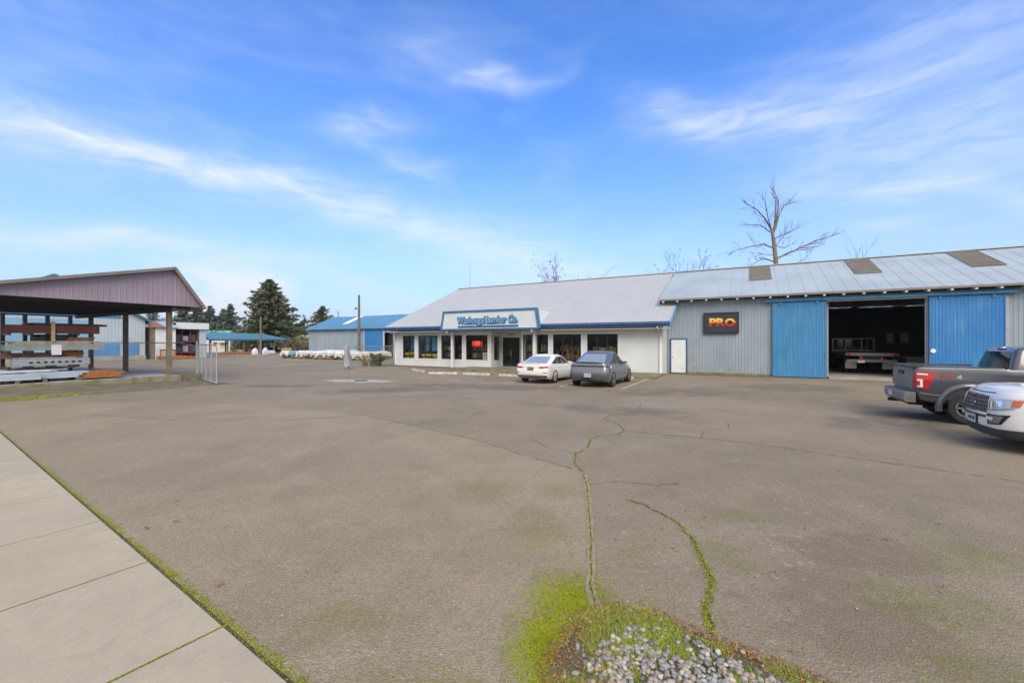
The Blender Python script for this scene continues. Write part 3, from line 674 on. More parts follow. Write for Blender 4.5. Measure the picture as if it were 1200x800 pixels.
# ------------------------------------------------------------------ shop building
def wall_v(mb, v0, v1, u0, u1, z0, z1, ops):
    ops = sorted(ops); x = u0
    for a, b, c, d in ops:
        if a > x+1e-4: mb.box(x, a, v0, v1, z0, z1)
        if c > z0: mb.box(a, b, v0, v1, z0, c)
        if d < z1: mb.box(a, b, v0, v1, d, z1)
        x = b
    if x < u1-1e-4: mb.box(x, u1, v0, v1, z0, z1)
def roof_slope(mb, v0, z0, v1, z1, ue0, ue1, ur0, ur1, th=0.08, rib=0.4, rh=0.03, rw=0.05):
    """pitched sheet roof from the eave (v0,z0) to the ridge (v1,z1); u ends may differ at eave and ridge"""
    n = Vector((0, -(z1-z0), (v1-v0))).normalized()
    if n.z < 0: n = -n
    a, b, c, d = Vector((ue0,v0,z0)), Vector((ue1,v0,z0)), Vector((ur1,v1,z1)), Vector((ur0,v1,z1))
    mb.prism([a,b,c,d], -n*th)
    k = ue0 + rib*0.5
    while k < max(ue1, ur1):
        # clip the rib against slanted ends
        lo, hi = 0.0, 1.0
        def inside_t(t): return ue0+(ur0-ue0)*t <= k <= ue1+(ur1-ue1)*t
        ts = [i/40 for i in range(41) if inside_t(i/40)]
        if len(ts) > 1:
            p, q = a.lerp(d, ts[0]), a.lerp(d, ts[-1]); p.x = q.x = k
            mb.prism([p+Vector((-rw/2,0,0)), p+Vector((rw/2,0,0)), p+Vector((rw*0.25,0,0))+n*rh, p+Vector((-rw*0.25,0,0))+n*rh], q-p)
        k += rib
    return n

shop = thing('store_building', 'long white shop building with silver pitched roof, blue trim and dark display windows', 'store', -16, 27.9, 0)
WL = [(-26.73,-25.34),(-24.95,-22.79),(-22.43,-21.41),(-21.10,-20.29),(-19.91,-17.83)]
WR = [(-14.72,-13.93),(-13.58,-12.66),(-12.29,-10.17),(-9.74,-7.61)]
zb, zt = 0.64, 2.61
w = B()
wall_v(w, 27.9, 28.08, -27.65, -17.52, 0, 2.9, [(a,b,zb,zt) for a,b in WL])
wall_v(w, 27.9, 28.08, -14.85, -4.80, 0, 2.9, [(a,b,zb,zt) for a,b in WR])
w.box(-17.70,-17.52,28.08,28.35,0.1,2.9); w.box(-17.70,-17.52,28.35,29.15,0.1,0.62); w.box(-17.70,-17.52,28.35,29.15,2.5,2.9); w.box(-17.70,-17.52,29.15,29.5,0.1,2.9)
w.box(-14.85,-14.67,28.08,29.5,0.1,2.9)
wall_v(w, 29.5, 29.65, -17.70, -14.67, 0.1, 2.9, [(-17.42,-15.86,0.1,2.42)])
w.box(-4.98,-4.80,28.08,36,0,3.2); w.box(-27.65,-27.47,28.08,44,0,3.2); w.box(-27.47,-4.98,43.82,44,0,3.2)
w.on(shop, 'wall', M['white_siding'])
# corner boards and window casings
c = B()
c.box(-27.66,-27.52,27.872,27.9,0.02,2.88)
c.on(shop, 'corner_board', M['white_paint']); c = B(); c.box(-4.93,-4.79,27.872,27.9,0.02,2.88)
c.on(shop, 'corner_board', M['white_paint'])
def window(parent, a, b, v, z0, z1, nm, depth=0.05):
    f = B(); t_ = 0.045
    f.box(a,b,v,v+depth,z0,z0+t_); f.box(a,b,v,v+depth,z1-t_,z1); f.box(a,a+t_,v,v+depth,z0+t_,z1-t_); f.box(b-t_,b,v,v+depth,z0+t_,z1-t_)
    for k in range(1, nm):
        x = a+(b-a)*k/nm; f.box(x-0.022,x+0.022,v,v+depth,z0+t_,z1-t_)
    o = f.on(parent, 'window', M['bronze'])
    p = B(); p.quad((a+0.01,v+0.03,z0+0.01),(b-0.01,v+0.03,z0+0.01),(b-0.01,v+0.03,z1-0.01),(a+0.01,v+0.03,z1-0.01))
    po = p.on(parent, 'pane', M['glass']); po.parent = o
    return o
for (a,b), nm in zip(WL+WR, (2,3,2,2,3,2,2,3,3)):
    o = window(shop, a, b, 27.96, zb, zt, nm)
    c = B(); c.add([(a-0.09,27.874,zb-0.09),(b+0.09,27.874,zb-0.09),(b+0.09,27.874,zt+0.09),(a-0.09,27.874,zt+0.09),(a,27.874,zb),(b,27.874,zb),(b,27.874,zt),(a,27.874,zt)], [(0,1,5,4),(1,2,6,5),(2,3,7,6),(3,0,4,7)])
    k0 = len(c.v); c.add([(x,27.899,z) for x,y,z in c.v], [(0,4,5,1),(1,5,6,2),(2,6,7,3),(3,7,4,0)])
    c.f += [[i,(i+1)%4,k0+(i+1)%4,k0+i] for i in range(4)]+[[4+i,k0+4+i,k0+4+(i+1)%4,4+(i+1)%4] for i in range(4)]; c.r += [0]*8; c.m += [0]*8
    co_ = c.on(shop, 'casing', M['white_paint']); co_.parent = o
sl = B(); v0_, v1_ = 28.35, 29.15
for z in (0.62, 2.455): sl.box(-17.60,-17.55,v0_,v1_,z,z+0.045)
for v in (v0_, v1_-0.045): sl.box(-17.60,-17.55,v,v+0.045,0.665,2.455)
so = sl.on(shop, 'sidelight', M['bronze']); p = B(); p.quad((-17.57,v0_,0.64),(-17.57,v1_,0.64),(-17.57,v1_,2.48),(-17.57,v0_,2.48)); po = p.on(shop, 'pane', M['glass']); po.parent = so
# double entrance doors
for k, (a, b) in enumerate(((-17.42,-16.65),(-16.63,-15.86))):
    f = B(); v = 29.53
    f.box(a,b,v,v+0.05,0.1,0.34); f.box(a,b,v,v+0.05,2.32,2.42); f.box(a,a+0.08,v,v+0.05,0.34,2.32); f.box(b-0.08,b,v,v+0.05,0.34,2.32); f.box(a+0.08,b-0.08,v,v+0.05,1.1,1.15)
    d = f.on(shop, 'door', M['bronze'])
    p = B(); p.quad((a+0.05,v+0.03,0.3),(b-0.05,v+0.03,0.3),(b-0.05,v+0.03,2.35),(a+0.05,v+0.03,2.35)); po = p.on(shop, 'pane', M['glass']); po.parent = d
    h = B(); x = b-0.04 if k == 0 else a+0.04; h.tube([(x,v-0.02,0.95),(x,v-0.07,0.98),(x,v-0.07,1.32),(x,v-0.02,1.35)], 0.013, 6); ho = h.on(shop, 'handle', M['steel'], smooth=50); ho.parent = d
# roof
r = B()
roof_slope(r, 27.0, 3.34, 36, 7.60, -28.08, -5.30, -26.6, -5.30)
roof_slope(r, 27.0, 3.34, 29.66, 4.60, -5.298, -4.22, -5.298, -4.22)
roof_slope(r, 45.0, 3.34, 36, 7.60, -28.08, -5.30, -26.6, -5.30)
r.prism([(-28.08,27.0,3.335),(-28.08,45.0,3.335),(-26.6,36,7.595)], (0.06,0,-0.02))
r.on(shop, 'roof', M['silver_roof'])
rc = B(); rc.beam((-26.65,36,7.62),(-5.3,36,7.62),0.3,0.05); rc.on(shop, 'ridge_cap', M['silver_roof'])
f = B(); f.box(-28.12,-4.18,26.94,27.0,3.04,3.32); f.box(-28.12,-28.06,27.0,45,3.04,3.30); f.on(shop, 'fascia', M['navy_trim'])
vt = B(); vt.prism([(-4.215,26.94,3.33),(-4.215,29.66,4.62),(-4.215,29.66,4.32),(-4.215,26.94,3.03)], (0.05,0,0)); vt.on(shop, 'verge_board', M['sign_blue'])
gt = B(); gt.tube([(-28.1,26.9,3.2),(-4.2,26.9,3.2)], 0.055, 8); gt.on(shop, 'gutter', M['navy_trim'], smooth=50)
s_ = B(); s_.box(-28.05,-4.25,27.0,27.9,2.9,2.93); s_.box(-17.5,-14.85,27.9,29.5,2.9,2.93); s_.on(shop, 'soffit', M['soffit'])
for u, vv in ((-20.94,27.45),(-13.52,27.45)):
    p = B(); p.box(u-0.085,u+0.085,vv-0.085,vv+0.085,0.1 if u>-19.5 else 0.0,2.9); p.box(u-0.11,u+0.11,vv-0.11,vv+0.11,2.78,2.895); p.on(shop, 'column', M['white_paint'], bevel=0.008)
for u in (-27.56,-4.93):
    p = B(); p.tube([(u,26.95,2.98),(u,27.2,2.86),(u,27.7,2.74),(u,27.83,2.6),(u,27.83,0.15),(u,27.7,0.06)], 0.045, 8); p.on(shop, 'downspout', M['white_paint'], smooth=60)
fl = B(); fl.box(-17.5,-14.87,28.1,29.48,0.099,0.118); fl.on(shop, 'threshold', M['concrete'])
ir = B(); ir.box(-27.4,-5,29.7,43.8,0.08,0.1); ir.box(-27.4,-17.72,28.1,29.68,0.08,0.1); ir.box(-14.6,-5,28.1,29.68,0.08,0.1); ir.on(shop, 'shop_floor', M['inside_floor'])
ir = B(); ir.box(-27.45,-5,28.1,43.8,2.96,3.0); ir.on(shop, 'ceiling_panel', M['inside_wall'])
ir = B(); ir.box(-27.4,-5,33.0,33.1,0.1,2.95); ir.on(shop, 'partition', M['inside_wall'])
nb = text_on(shop, 'house_number', '4100', M['bronze'], (-16.62+16, 29.495-27.9, 2.66), 0.24, 0.008)
ey = B(); ey.box(-16.9,-16.4,27.95,27.97,2.72,2.86)
# signs inside the glass
o = thing('neon_sign', 'red glowing OPEN sign behind the glass left of the entrance', 'neon sign', -18.95, 28.02, 1.75)
m = B(); m.box(-19.42,-18.48,28.1,28.13,1.70,2.14); m.on(o, 'back_plate', M['black'])
text_on(o, 'lettering', 'OPEN', M['neon'], (0, 0.06, 0.17), 0.36, 0.012, width=0.80, offset=0.012)
nt = B()
for s0 in ((-19.40,1.72,-18.50,1.72),(-19.40,2.12,-18.50,2.12),(-19.40,1.72,-19.40,2.12),(-18.50,1.72,-18.50,2.12)): nt.tube([(s0[0],28.085,s0[1]),(s0[2],28.085,s0[3])],0.012,6)
nt.on(o, 'neon_border', M['neon'])
o = B(); o.box(-18.36,-17.90,28.02,28.03,0.70,1.22)
wp = thing('window_poster', 'small white and red paper notice in the lower corner of the window', 'poster', -18.13, 28.02, 0.70)
o.on(wp, 'sheet', M['paper'])
m = B()
for k in range(4): m.box(-18.32+0.02*k,-17.96,28.012,28.0195,1.10-k*0.10,1.15-k*0.10)
m.on(wp, 'print', M['red'])
# shop displays behind the windows
def display(name, label, u0, u1, v, cols, top=2.2, tilt=False):
    o = thing(name, label, 'display', (u0+u1)/2, v, 0.1, 'displays behind the shop windows')
    f = B(); f.box(u0,u0+0.05,v,v+0.5,0.1,top); f.box(u1-0.05,u1,v,v+0.5,0.1,top)
    n = 4 if top > 1.0 else 2
    for k in range(n): z = 0.12+(top-0.2)*k/(n-1)*0.92; f.box(u0+0.05,u1-0.05,v,v+0.5,z,z+0.03)
    f.on(o, 'rack_frame', M['bronze']); rr = random.Random(int(u0*100))
    for k in range(n-1):
        z = 0.15+(top-0.2)*k/(n-1)*0.92; x = u0+0.07; m = {}
        while x < u1-0.15:
            wv_ = rr.uniform(0.10,0.30); h = rr.uniform(0.5,0.95)*((top-0.2)*0.92/(n-1)-0.05); cc = rr.choice(cols)
            mb = B(); mb.box(x,min(x+wv_,u1-0.07),v+rr.uniform(0.02,0.12),v+0.45,z,z+h); x += wv_+rr.uniform(0.01,0.05); mb.on(o, 'goods', M[cc])
M['yellow_sack'] = mat('yellow_sack', (0.62,0.42,0.06), 0.7, 0.1, 6); M['shelf_green'] = mat('shelf_green', (0.20,0.26,0.08), 0.7, 0.1, 6); M['banner_blue'] = mat('banner_blue', (0.10,0.33,0.58), 0.6, 0.06, 3)
M['orange_handle'] = mat('orange_handle', (0.55,0.20,0.05), 0.6, 0.08, 4); M['dim_grey'] = mat('dim_grey', (0.14,0.15,0.14), 0.7, 0.1, 5)
display('paint_display', 'low shelf stacked with yellow sacks in the end window', -26.7,-25.4,28.09,['yellow_sack'],1.45)
display('banner_display', 'shelf of yellow sacks under blue banners in the wide window', -24.9,-22.85,28.09,['yellow_sack','yellow_sack','tan_wood'],1.35)
display('goods_rack', 'dark goods rack behind the narrow window beside the post', -22.4,-21.45,28.3,['dim_grey','maroon','tan_wood','dim_grey'])
display('tool_rack', 'grey and tan goods rack behind the second narrow window', -21.05,-20.33,28.3,['dim_grey','brown_wood','dim_grey'])
display('catalogue_rack', 'mixed goods rack behind the neon sign window', -19.85,-17.95,28.6,['dim_grey','shelf_green','maroon','tan_wood','brown_wood'])
display('garden_rack', 'green and yellow goods rack right of the doors', -14.65,-13.98,28.3,['shelf_green','yellow_sack','dim_grey','dim_grey'])
display('seed_rack', 'green garden goods rack behind the front post', -13.5,-12.7,28.3,['shelf_green','yellow_sack','brown_wood','dim_grey'])
display('broom_rack', 'tall dark rack of green goods behind the orange handles', -12.2,-10.25,28.9,['shelf_green','brown_wood','dim_grey','dim_grey'])
display('corner_rack', 'dark rack of tan boxes in the last window', -9.65,-7.7,28.6,['shelf_green','tan_wood','brown_wood','dim_grey'])
for u, cc, lab in ((-26.25,'banner_blue','blue hanging banner in the end window'),(-24.55,'banner_blue','first blue banner in the wide window'),(-23.75,'banner_blue','wide pale blue banner in the middle of the wide window'),(-25.75,'orange_wood','brown wood sample panel standing in the end window'),(-23.1,'brown_wood','brown wood sample panel at the side of the wide window')):
    o = thing('hanging_banner', lab, 'banner', u, 28.65, 1.2); m = B(); ww = 0.18 if cc != 'banner_blue' else (0.32 if u == -23.75 else 0.2)
    m.box(u-ww,u+ww,28.65,28.67,1.28,2.52); m.on(o, 'banner_panel', M[cc]); m = B(); m.tube([(u-ww-0.03,28.66,2.53),(u+ww+0.03,28.66,2.53)],0.015,6); m.on(o, 'rod', M['steel']); m = B()
    for q in (-ww, ww): m.tube([(u+q,28.66,2.53),(u+q,28.66,2.96)],0.006,5)
    m.on(o, 'cord', M['black'])
for k in range(7):
    u = -12.1+k*0.27; a = (k%3-1)*0.12
    o = thing('push_broom', 'orange handled broom, %s in the row leaning in the wide window right of the post' % ('first','second','third','fourth','fifth','sixth','seventh')[k], 'broom', u, 28.4, 0.1, 'brooms leaning in the window')
    m = B(); m.tube([(u,28.4,0.18),(u+a,28.55,1.45+0.1*(k%2))],0.022,6); m.on(o, 'handle', M['orange_handle'])
    m = B(); m.box(u-0.13,u+0.13,28.36,28.44,0.10,0.2); m.on(o, 'broom_head', M['brown_wood'])
# walkway and weedy strip
m = B(); m.box(-19.4,-4.6,24.55,27.86,-0.1,0.11); m.box(-17.5,-14.87,27.86,28.08,-0.1,0.112); struct(m.alone('walkway', M['kerb_mossy'], -12, 26, bevel=0.02))
m = B(); m.quad((-29,26.2,0.004),(-19.4,26.4,0.004),(-19.4,27.9,0.004),(-27.6,27.9,0.004)); struct(m.alone('soil_strip', M['soil'], -24, 27))
m = B(); m.quad((-4.6,28.6,0.004),(1.1,28.9,0.004),(1.1,29.72,0.004),(-4.6,29.72,0.004)); struct(m.alone('soil_strip', M['soil'], -2, 29))

# fascia sign over the entrance
sg = thing('store_sign', 'white sign board with blue bubble lettering Washougal Lumber Co. above the shop entrance', 'sign', -17.1, 26.6, 3.05)
b = B(); v = 26.62
b.prism([(-21.30,v,3.08),(-12.82,v,3.08),(-13.06,v+0.12,4.38),(-21.18,v+0.12,4.38)], (0,0.1,0)); b.on(sg, 'board', mat('sign_panel', (0.58,0.64,0.68), 0.5, 0.03, 0.8, wav=('Z', 0.16, 0.010)))
b = B()
b.prism([(-21.30,v+0.1,3.06),(-21.26,v+0.22,4.36),(-21.22,29.1,4.36),(-21.30,26.9,3.3)], (0.04,0,0)); b.prism([(-12.86,v+0.1,3.06),(-13.10,v+0.22,4.36),(-13.10,29.1,4.36),(-12.86,26.9,3.3)], (0.04,0,0))
b.quad((-21.26,v+0.2,4.37),(-13.06,v+0.2,4.37),(-13.06,29.15,4.37),(-21.26,29.15,4.37)); b.on(sg, 'sign_return', M['white_siding'])
b = B(); b.beam((-21.36,v-0.01,3.02),(-21.22,v+0.11,4.45),0.13,0.15); b.beam((-12.76,v-0.01,3.02),(-13.04,v+0.11,4.45),0.15,0.22); b.beam((-21.28,v+0.11,4.42),(-12.98,v+0.11,4.42),0.16,0.13); b.beam((-21.35,v-0.012,3.03),(-12.78,v-0.012,3.03),0.14,0.12)
b.box(-21.3,-12.85,v+0.06,27.0,2.985,3.035)
b.on(sg, 'trim', M['blue_trim'])
tilt = (R(90-5.3), 0, 0)
for nm, off, mt, dy, ex in (('letter_backing',0.065,'sign_navy',-0.035,0.02),('lettering',0.004,'sign_blue',-0.07,0.02)):
    words = (('Washougal', -18.52, 2.56), ('Lumber', -16.28, 1.72), ('Co.', -14.86, 0.78))
    for wd_, u, width in words:
        text_on(sg, nm, wd_, M[mt], (u+17.1, 0.06+dy, 3.66-3.05+(0.02 if wd_ != 'Co.' else 0.05)), 0.66 if wd_ != 'Co.' else 0.72, ex, width=width*(1.03 if nm == 'letter_backing' else 0.97), rot=tilt, offset=off)
b = B(); b.box(-19.72,-14.42,v-0.05,v+0.03,3.19,3.29); b.on(sg, 'underline', M['sign_navy'])
for u, lab in ((-20.9,'white floodlight under the window end of the shop sign'),(-13.4,'white floodlight under the sedan end of the shop sign')):
    o = thing('flood_light', lab, 'floodlight', u, 26.75, 2.985); m = B(); m.tube([(u,26.75,2.985),(u,26.72,2.90)],0.03,8); m.on(o, 'bracket', M['white_paint'])
    m = B(); m.lathe([(0.0,-0.02),(0.06,-0.02),(0.11,0.12),(0.0,0.12)], 'z', 14, (u-0.0,26.70,2.80)); m.on(o, 'lamp_head', M['lamp_glass'], smooth=50)
an = thing('roof_antenna', 'thin bare aerial mast on the ridge of the silver shop roof', 'antenna', -25.2, 36, 7.62)
m = B(); m.tube([(-25.2,36,7.62),(-25.2,36,10.1)],[0.03,0.015],6); m.on(an, 'mast', M['steel']); m = B(); m.box(-25.3,-25.1,35.9,36.1,7.62,7.68); m.on(an, 'base_plate', M['steel'])

# ------------------------------------------------------------------ warehouse with the sliding doors
wh = thing('warehouse', 'long grey corrugated warehouse with pale blue roof and a wide open doorway', 'warehouse', 3, 29.7, 0)
U0, U1 = -5.15, 32
m = B(); 
def cf(u0, u1, z0, z1, v=29.7): m.corr((u0,v),(u1,v),z0,z1,(0,-1),0.17,0.013)
cf(-4.78,3.9,0.13,4.72); cf(3.9,7.95,4.46,4.72); cf(7.95,U1,0.13,4.72); cf(U0,-4.78,3.0,4.72)
m.corr((U1,29.7),(U1,42.9),0.1,4.8,(1,0)); m.corr((U1,42.9),(U0,42.9),0.1,4.8,(0,1)); m.corr((U0,42.9),(U0,36.2),0.1,4.8,(-1,0))
m.add([(U0,29.72,3.0),(U0,36,4.9),(U0,36,7.35),(U0,29.72,4.85)],[(0,1,2,3)]); m.add([(U1,29.7,4.8),(U1,42.9,4.8),(U1,36.3,7.3)],[(0,1,2)]); m.add([(U0,42.9,3),(U0,36,3),(U0,36,7.35),(U0,42.9,4.8)],[(0,1,2,3)])
m.on(wh, 'wall', M['grey_corrugated'], smooth='keep')
m = B(); m.box(-4.78,3.85,29.67,29.72,0.0,0.13); m.box(8.0,U1,29.67,29.72,0.0,0.13); m.on(wh, 'footing', M['kerb_mossy'])
m = B(); roof_slope(m, 29.1, 4.87, 36, 7.61, U0-0.05, U1+0.3, U0-0.05, U1+0.3, 0.05, 0.64, 0.016, 0.05); m.on(wh, 'roof', M['galv_roof'])
m = B(); roof_slope(m, 43.0, 4.87, 36, 7.61, U0-0.05, U1+0.3, U0-0.05, U1+0.3, 0.05, 0.64, 0.016, 0.05); m.on(wh, 'roof', M['galv_roof'])
m = B(); m.beam((U0-0.05,36,7.63),(U1+0.3,36,7.63),0.4,0.05); m.on(wh, 'ridge_cap', M['galv_roof'])
sl_ = 2.74/6.9
for a, b_ in ((-0.02,1.27),(5.53,6.78),(10.55,11.88),(15.6,16.9),(20.6,21.9)):
    m = B(); z = lambda v: 4.87+(v-29.1)*sl_+0.034
    m.prism([(a,32.25,z(32.25)),(b_,32.25,z(32.25)),(b_,35.8,z(35.8)),(a,35.8,z(35.8))],(0,0,0.012))
    k = a+0.12
    while k < b_: m.prism([(k,32.25,z(32.25)+0.012),(k+0.04,32.25,z(32.25)+0.012),(k+0.02,32.25,z(32.25)+0.035)],(0,3.55,3.55*sl_)); k += 0.16
    m.on(wh, 'skylight', M['skylight_roof'])
m = B(); m.beam((U0-0.05,29.08,4.80),(U1+0.3,29.08,4.80),0.04,0.10); m.on(wh, 'eave_board', M['brown_trim'])
k = U0+0.2
while k < 16:
    m = B(); m.box(k-0.05,k+0.05,29.10,29.69,4.655,4.775); m.on(wh, 'rafter_tail', M['white_paint']); k += 0.86
m = B(); m.box(U0,U1,29.75,42.8,0.02,0.10); m.box(3.9,7.95,29.45,29.75,-0.05,0.097); m.on(wh, 'floor_slab', M['concrete'])
# lined interior: dark walls and rafters inside
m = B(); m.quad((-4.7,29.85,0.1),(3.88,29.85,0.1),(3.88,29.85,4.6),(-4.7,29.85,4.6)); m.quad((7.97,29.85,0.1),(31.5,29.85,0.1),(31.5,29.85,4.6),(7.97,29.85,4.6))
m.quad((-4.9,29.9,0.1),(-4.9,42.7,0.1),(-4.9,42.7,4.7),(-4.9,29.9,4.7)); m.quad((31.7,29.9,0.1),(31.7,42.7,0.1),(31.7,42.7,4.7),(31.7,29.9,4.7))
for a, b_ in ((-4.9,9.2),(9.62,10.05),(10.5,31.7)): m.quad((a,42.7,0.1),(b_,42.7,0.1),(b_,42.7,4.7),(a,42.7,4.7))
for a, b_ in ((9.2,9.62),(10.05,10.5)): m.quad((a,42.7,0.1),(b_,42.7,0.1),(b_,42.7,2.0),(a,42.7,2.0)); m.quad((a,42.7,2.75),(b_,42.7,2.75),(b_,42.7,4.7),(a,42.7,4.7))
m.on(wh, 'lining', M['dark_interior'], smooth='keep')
for a, b_ in ((9.2,9.62),(10.05,10.5)):
    m = B(); m.box(a,b_,42.65,42.68,2.0,2.75); m.on(wh, 'window', M['pale_wall'])
for k in range(9):
    u = -3+k*2.4; m = B(); m.box(u-0.04,u+0.04,29.9,42.6,4.45,4.62); m.on(wh, 'tie_beam', M['dim_grey'])
for k in range(10):
    u = 1.5+k*0.95; m = B(); m.box(u,u+0.55,36.0,36.1,4.38,4.43); m.on(wh, 'lamp_batten', M['white_paint'])
# door track and the two big sliding doors
m = B(); m.box(0.75,11.2,29.40,29.62,4.47,4.60); m.box(0.75,11.2,29.36,29.40,4.44,4.52); m.on(wh, 'door_track', M['blue_faded'])
m = B(); m.box(3.8,8.05,29.55,29.66,4.34,4.46); m.on(wh, 'door_header', M['galv'])
for a, b_, mt in ((1.19,3.77,'blue_faded'),(8.07,10.79,'blue_door')):
    m = B(); n = 4
    for k in range(n):
        x0, x1 = a+(b_-a)*k/n, a+(b_-a)*(k+1)/n
        m.corr((x0+0.004,29.5),(x1-0.004,29.5),0.05,4.42,(0,-1),0.14,0.010)
    m.box(a,b_,29.502,29.54,0.05,4.43); m.box(a,a+0.05,29.472,29.502,0.05,4.43); m.box(b_-0.05,b_,29.472,29.502,0.05,4.43); m.box(a+0.05,b_-0.05,29.474,29.50,0.05,0.13)
    d = m.on(wh, 'sliding_door', M[mt], smooth='keep')
    for x in (a+0.4, b_-0.4):
        h = B(); h.box(x-0.06,x+0.06,29.44,29.47,4.25,4.47); ho = h.on(wh, 'hanger', M['blue_faded']); ho.parent = d
    if a > 5:
        h = B(); h.lathe([(0,-0.02),(0.11,-0.02),(0.10,0.03),(0,0.03)],'y',16,(a+0.13,29.45,1.62)); ho = h.on(wh, 'handle', M['paper'], smooth=50); ho.parent = d
m = B(); m.box(10.83,10.95,29.62,29.68,0.0,4.4); m.on(wh, 'door_post', M['galv'])
# pedestrian door
m = B(); m.box(-4.60,-4.52,29.60,29.68,0.05,2.30); m.box(-3.62,-3.54,29.60,29.68,0.05,2.30); m.box(-4.52,-3.62,29.60,29.68,2.22,2.30); d0 = m.on(wh, 'door_frame', M['navy_trim'])
m = B(); m.box(-4.52,-3.62,29.62,29.665,0.06,2.215); d = m.on(wh, 'door', M['white_paint'], bevel=0.004); h = B(); h.lathe([(0,-0.05),(0.03,-0.05),(0.03,0.0),(0,0)],'y',10,(-4.42,29.62,1.05)); ho = h.on(wh, 'handle', M['bronze'], smooth=40); ho.parent = d
# bleached foot of the cladding: flaking patches on the ribs
m = B(); rr = random.Random(8)
for k in range(int((1.15+3.5)/0.17)):
    u = -3.5+k*0.17; h = 0.62+0.14*math.sin(k*0.55)+0.18*rr.random()
    if rr.random() < 0.75: m.box(u+0.02,u+0.02+rr.uniform(0.05,0.13),29.682,29.686,0.14,h*rr.uniform(0.7,1.0))
m.on(wh, 'paint_patch', mat('flaked_paint', (0.37,0.405,0.42), 0.8, 0.12, 6))
ws = thing('wall_sign', 'black sign with yellow and red lettering on the grey corrugated wall', 'sign', -1.56, 29.6, 2.62)
m = B(); m.box(-2.55,-0.57,29.52,29.66,2.62,3.90); m.on(ws, 'sign_box', M['sign_black'], bevel=0.02)
m = B(); m.box(-2.56,-0.56,29.50,29.52,2.60,2.69); m.box(-2.56,-0.56,29.50,29.52,3.83,3.92); m.box(-2.56,-2.48,29.50,29.52,2.69,3.83); m.box(-0.64,-0.56,29.50,29.52,2.69,3.83); m.on(ws, 'frame', M['black'])
def gradmat():
    m_, t, b = newmat('fire_letter'); sp = t.new('ShaderNodeSeparateXYZ'); t.put(sp.inputs[0], t.obj())
    r = t.new('ShaderNodeValToRGB'); t.put(r.inputs[0], t.ramp(sp.outputs[1], -0.24, 0.24)); r.color_ramp.elements[0].color = (0.45,0.02,0.02,1); r.color_ramp.elements[1].color = (0.75,0.55,0.10,1)
    e = r.color_ramp.elements.new(0.45); e.color = (0.55,0.05,0.02,1); e = r.color_ramp.elements.new(0.6); e.color = (0.75,0.32,0.03,1)
    t.put(b.inputs['Base Color'], r.outputs[0]); b.inputs['Roughness'].default_value = 0.4; return m_
M['fire'] = gradmat()
text_on(ws, 'lettering', 'PR', M['fire'], (-0.25, -0.09, 0.66), 0.66, 0.01, width=0.92, offset=0.03)
def flat(parent, name, m, pts, y0, depth, at, holes=None):
    mb = MB(); mb.prism([(x, 0, z) for x, z in pts], (0, depth, 0)); o = mb.build(name, m, parent); o.location = at; return o
em = MB(); nseg = 22
for k in range(nseg):
    a0, a1 = 2*math.pi*k/nseg, 2*math.pi*(k+1)/nseg
    def rp(r, a): return (r*math.cos(a)*1.15, r*math.sin(a), 0)
    em.prism([rp(0.13,a0), rp(0.25,a0), rp(0.25,a1), rp(0.13,a1)], (0,0,0.02))
em.prism([(0.20,-0.13,0.003),(0.36,0.0,0.003),(0.20,0.13,0.003)], (0,0,0.02))
eo = em.build('emblem', M['fire'], ws); eo.location = (0.50, -0.09, 0.66); eo.rotation_euler = (math.pi/2, 0, 0)
em = MB(); em.prism([(-0.06,-0.10,0),(0.10,0,0),(-0.06,0.10,0)], (0,0,0.02)); eo = em.build('arrow_mark', M['black'], ws); eo.location = (0.50,-0.092,0.66); eo.rotation_euler = (math.pi/2,0,0)

# ------------------------------------------------------------------ open canopy on the left
cp = thing('canopy', 'open sided canopy with mauve ribbed metal gable on timber posts', 'canopy', -33, 7.5, 0.33)
UF, UB = -26.0, -40.0; va, za = 10.5, 5.80; vr, zr = 11.75, 3.98; vl, zl = 3.0, 3.95
for u, nv in ((UF, 1), (UB, -1)):
    m = B(); n = int((vr-vl)/0.2)
    for k in range(n):
        a, b_ = vl+(vr-vl)*k/n, vl+(vr-vl)*(k+1)/n
        def top(v): return za-(va-v)*(za-zl)/(va-vl) if v < va else za-(v-va)*(za-zr)/(vr-va)
        mid = (a+b_)/2; q = (b_-a)*0.3
        for p0, p1, d0, d1 in ((a,mid-q/2,0,0),(mid-q/2,mid-q/6,0,0.009),(mid-q/6,mid+q/6,0.009,0.009),(mid+q/6,mid+q/2,0.009,0),(mid+q/2,b_,0,0)):
            m.quad((u+nv*d0,p0,3.95),(u+nv*d1,p1,3.95),(u+nv*d1,p1,max(3.951,top(p1))),(u+nv*d0,p0,max(3.951,top(p0))))
    m.on(cp, 'gable_panel', M['mauve_metal'], smooth='keep')
m = B()
def slab(p, q, th=0.06):
    m.prism([(UF+0.25,p[0],p[1]),(UF+0.25,q[0],q[1]),(UB-0.25,q[0],q[1]),(UB-0.25,p[0],p[1])], (0,0,th))
slab((vl-0.3,zl-0.05),(va,za+0.02)); slab((va,za+0.02),(vr+0.12,zr-0.14)); m.on(cp, 'roof', M['mauve_metal'])
m = B(); m.beam((UF+0.27,vl-0.3,zl+0.0),(UF+0.27,va+0.03,za+0.07),0.05,0.14); m.beam((UF+0.27,va,za+0.07),(UF+0.27,vr+0.14,zr-0.12),0.05,0.14); m.on(cp, 'verge_trim', M['brown_trim'])
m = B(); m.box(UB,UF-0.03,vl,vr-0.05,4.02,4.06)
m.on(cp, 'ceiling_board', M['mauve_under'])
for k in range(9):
    u = UB+0.8+k*1.55; m = B(); m.box(u-0.05,u+0.05,vl+0.1,vr-0.15,3.86,4.02); m.on(cp, 'joist', M['mauve_under'])
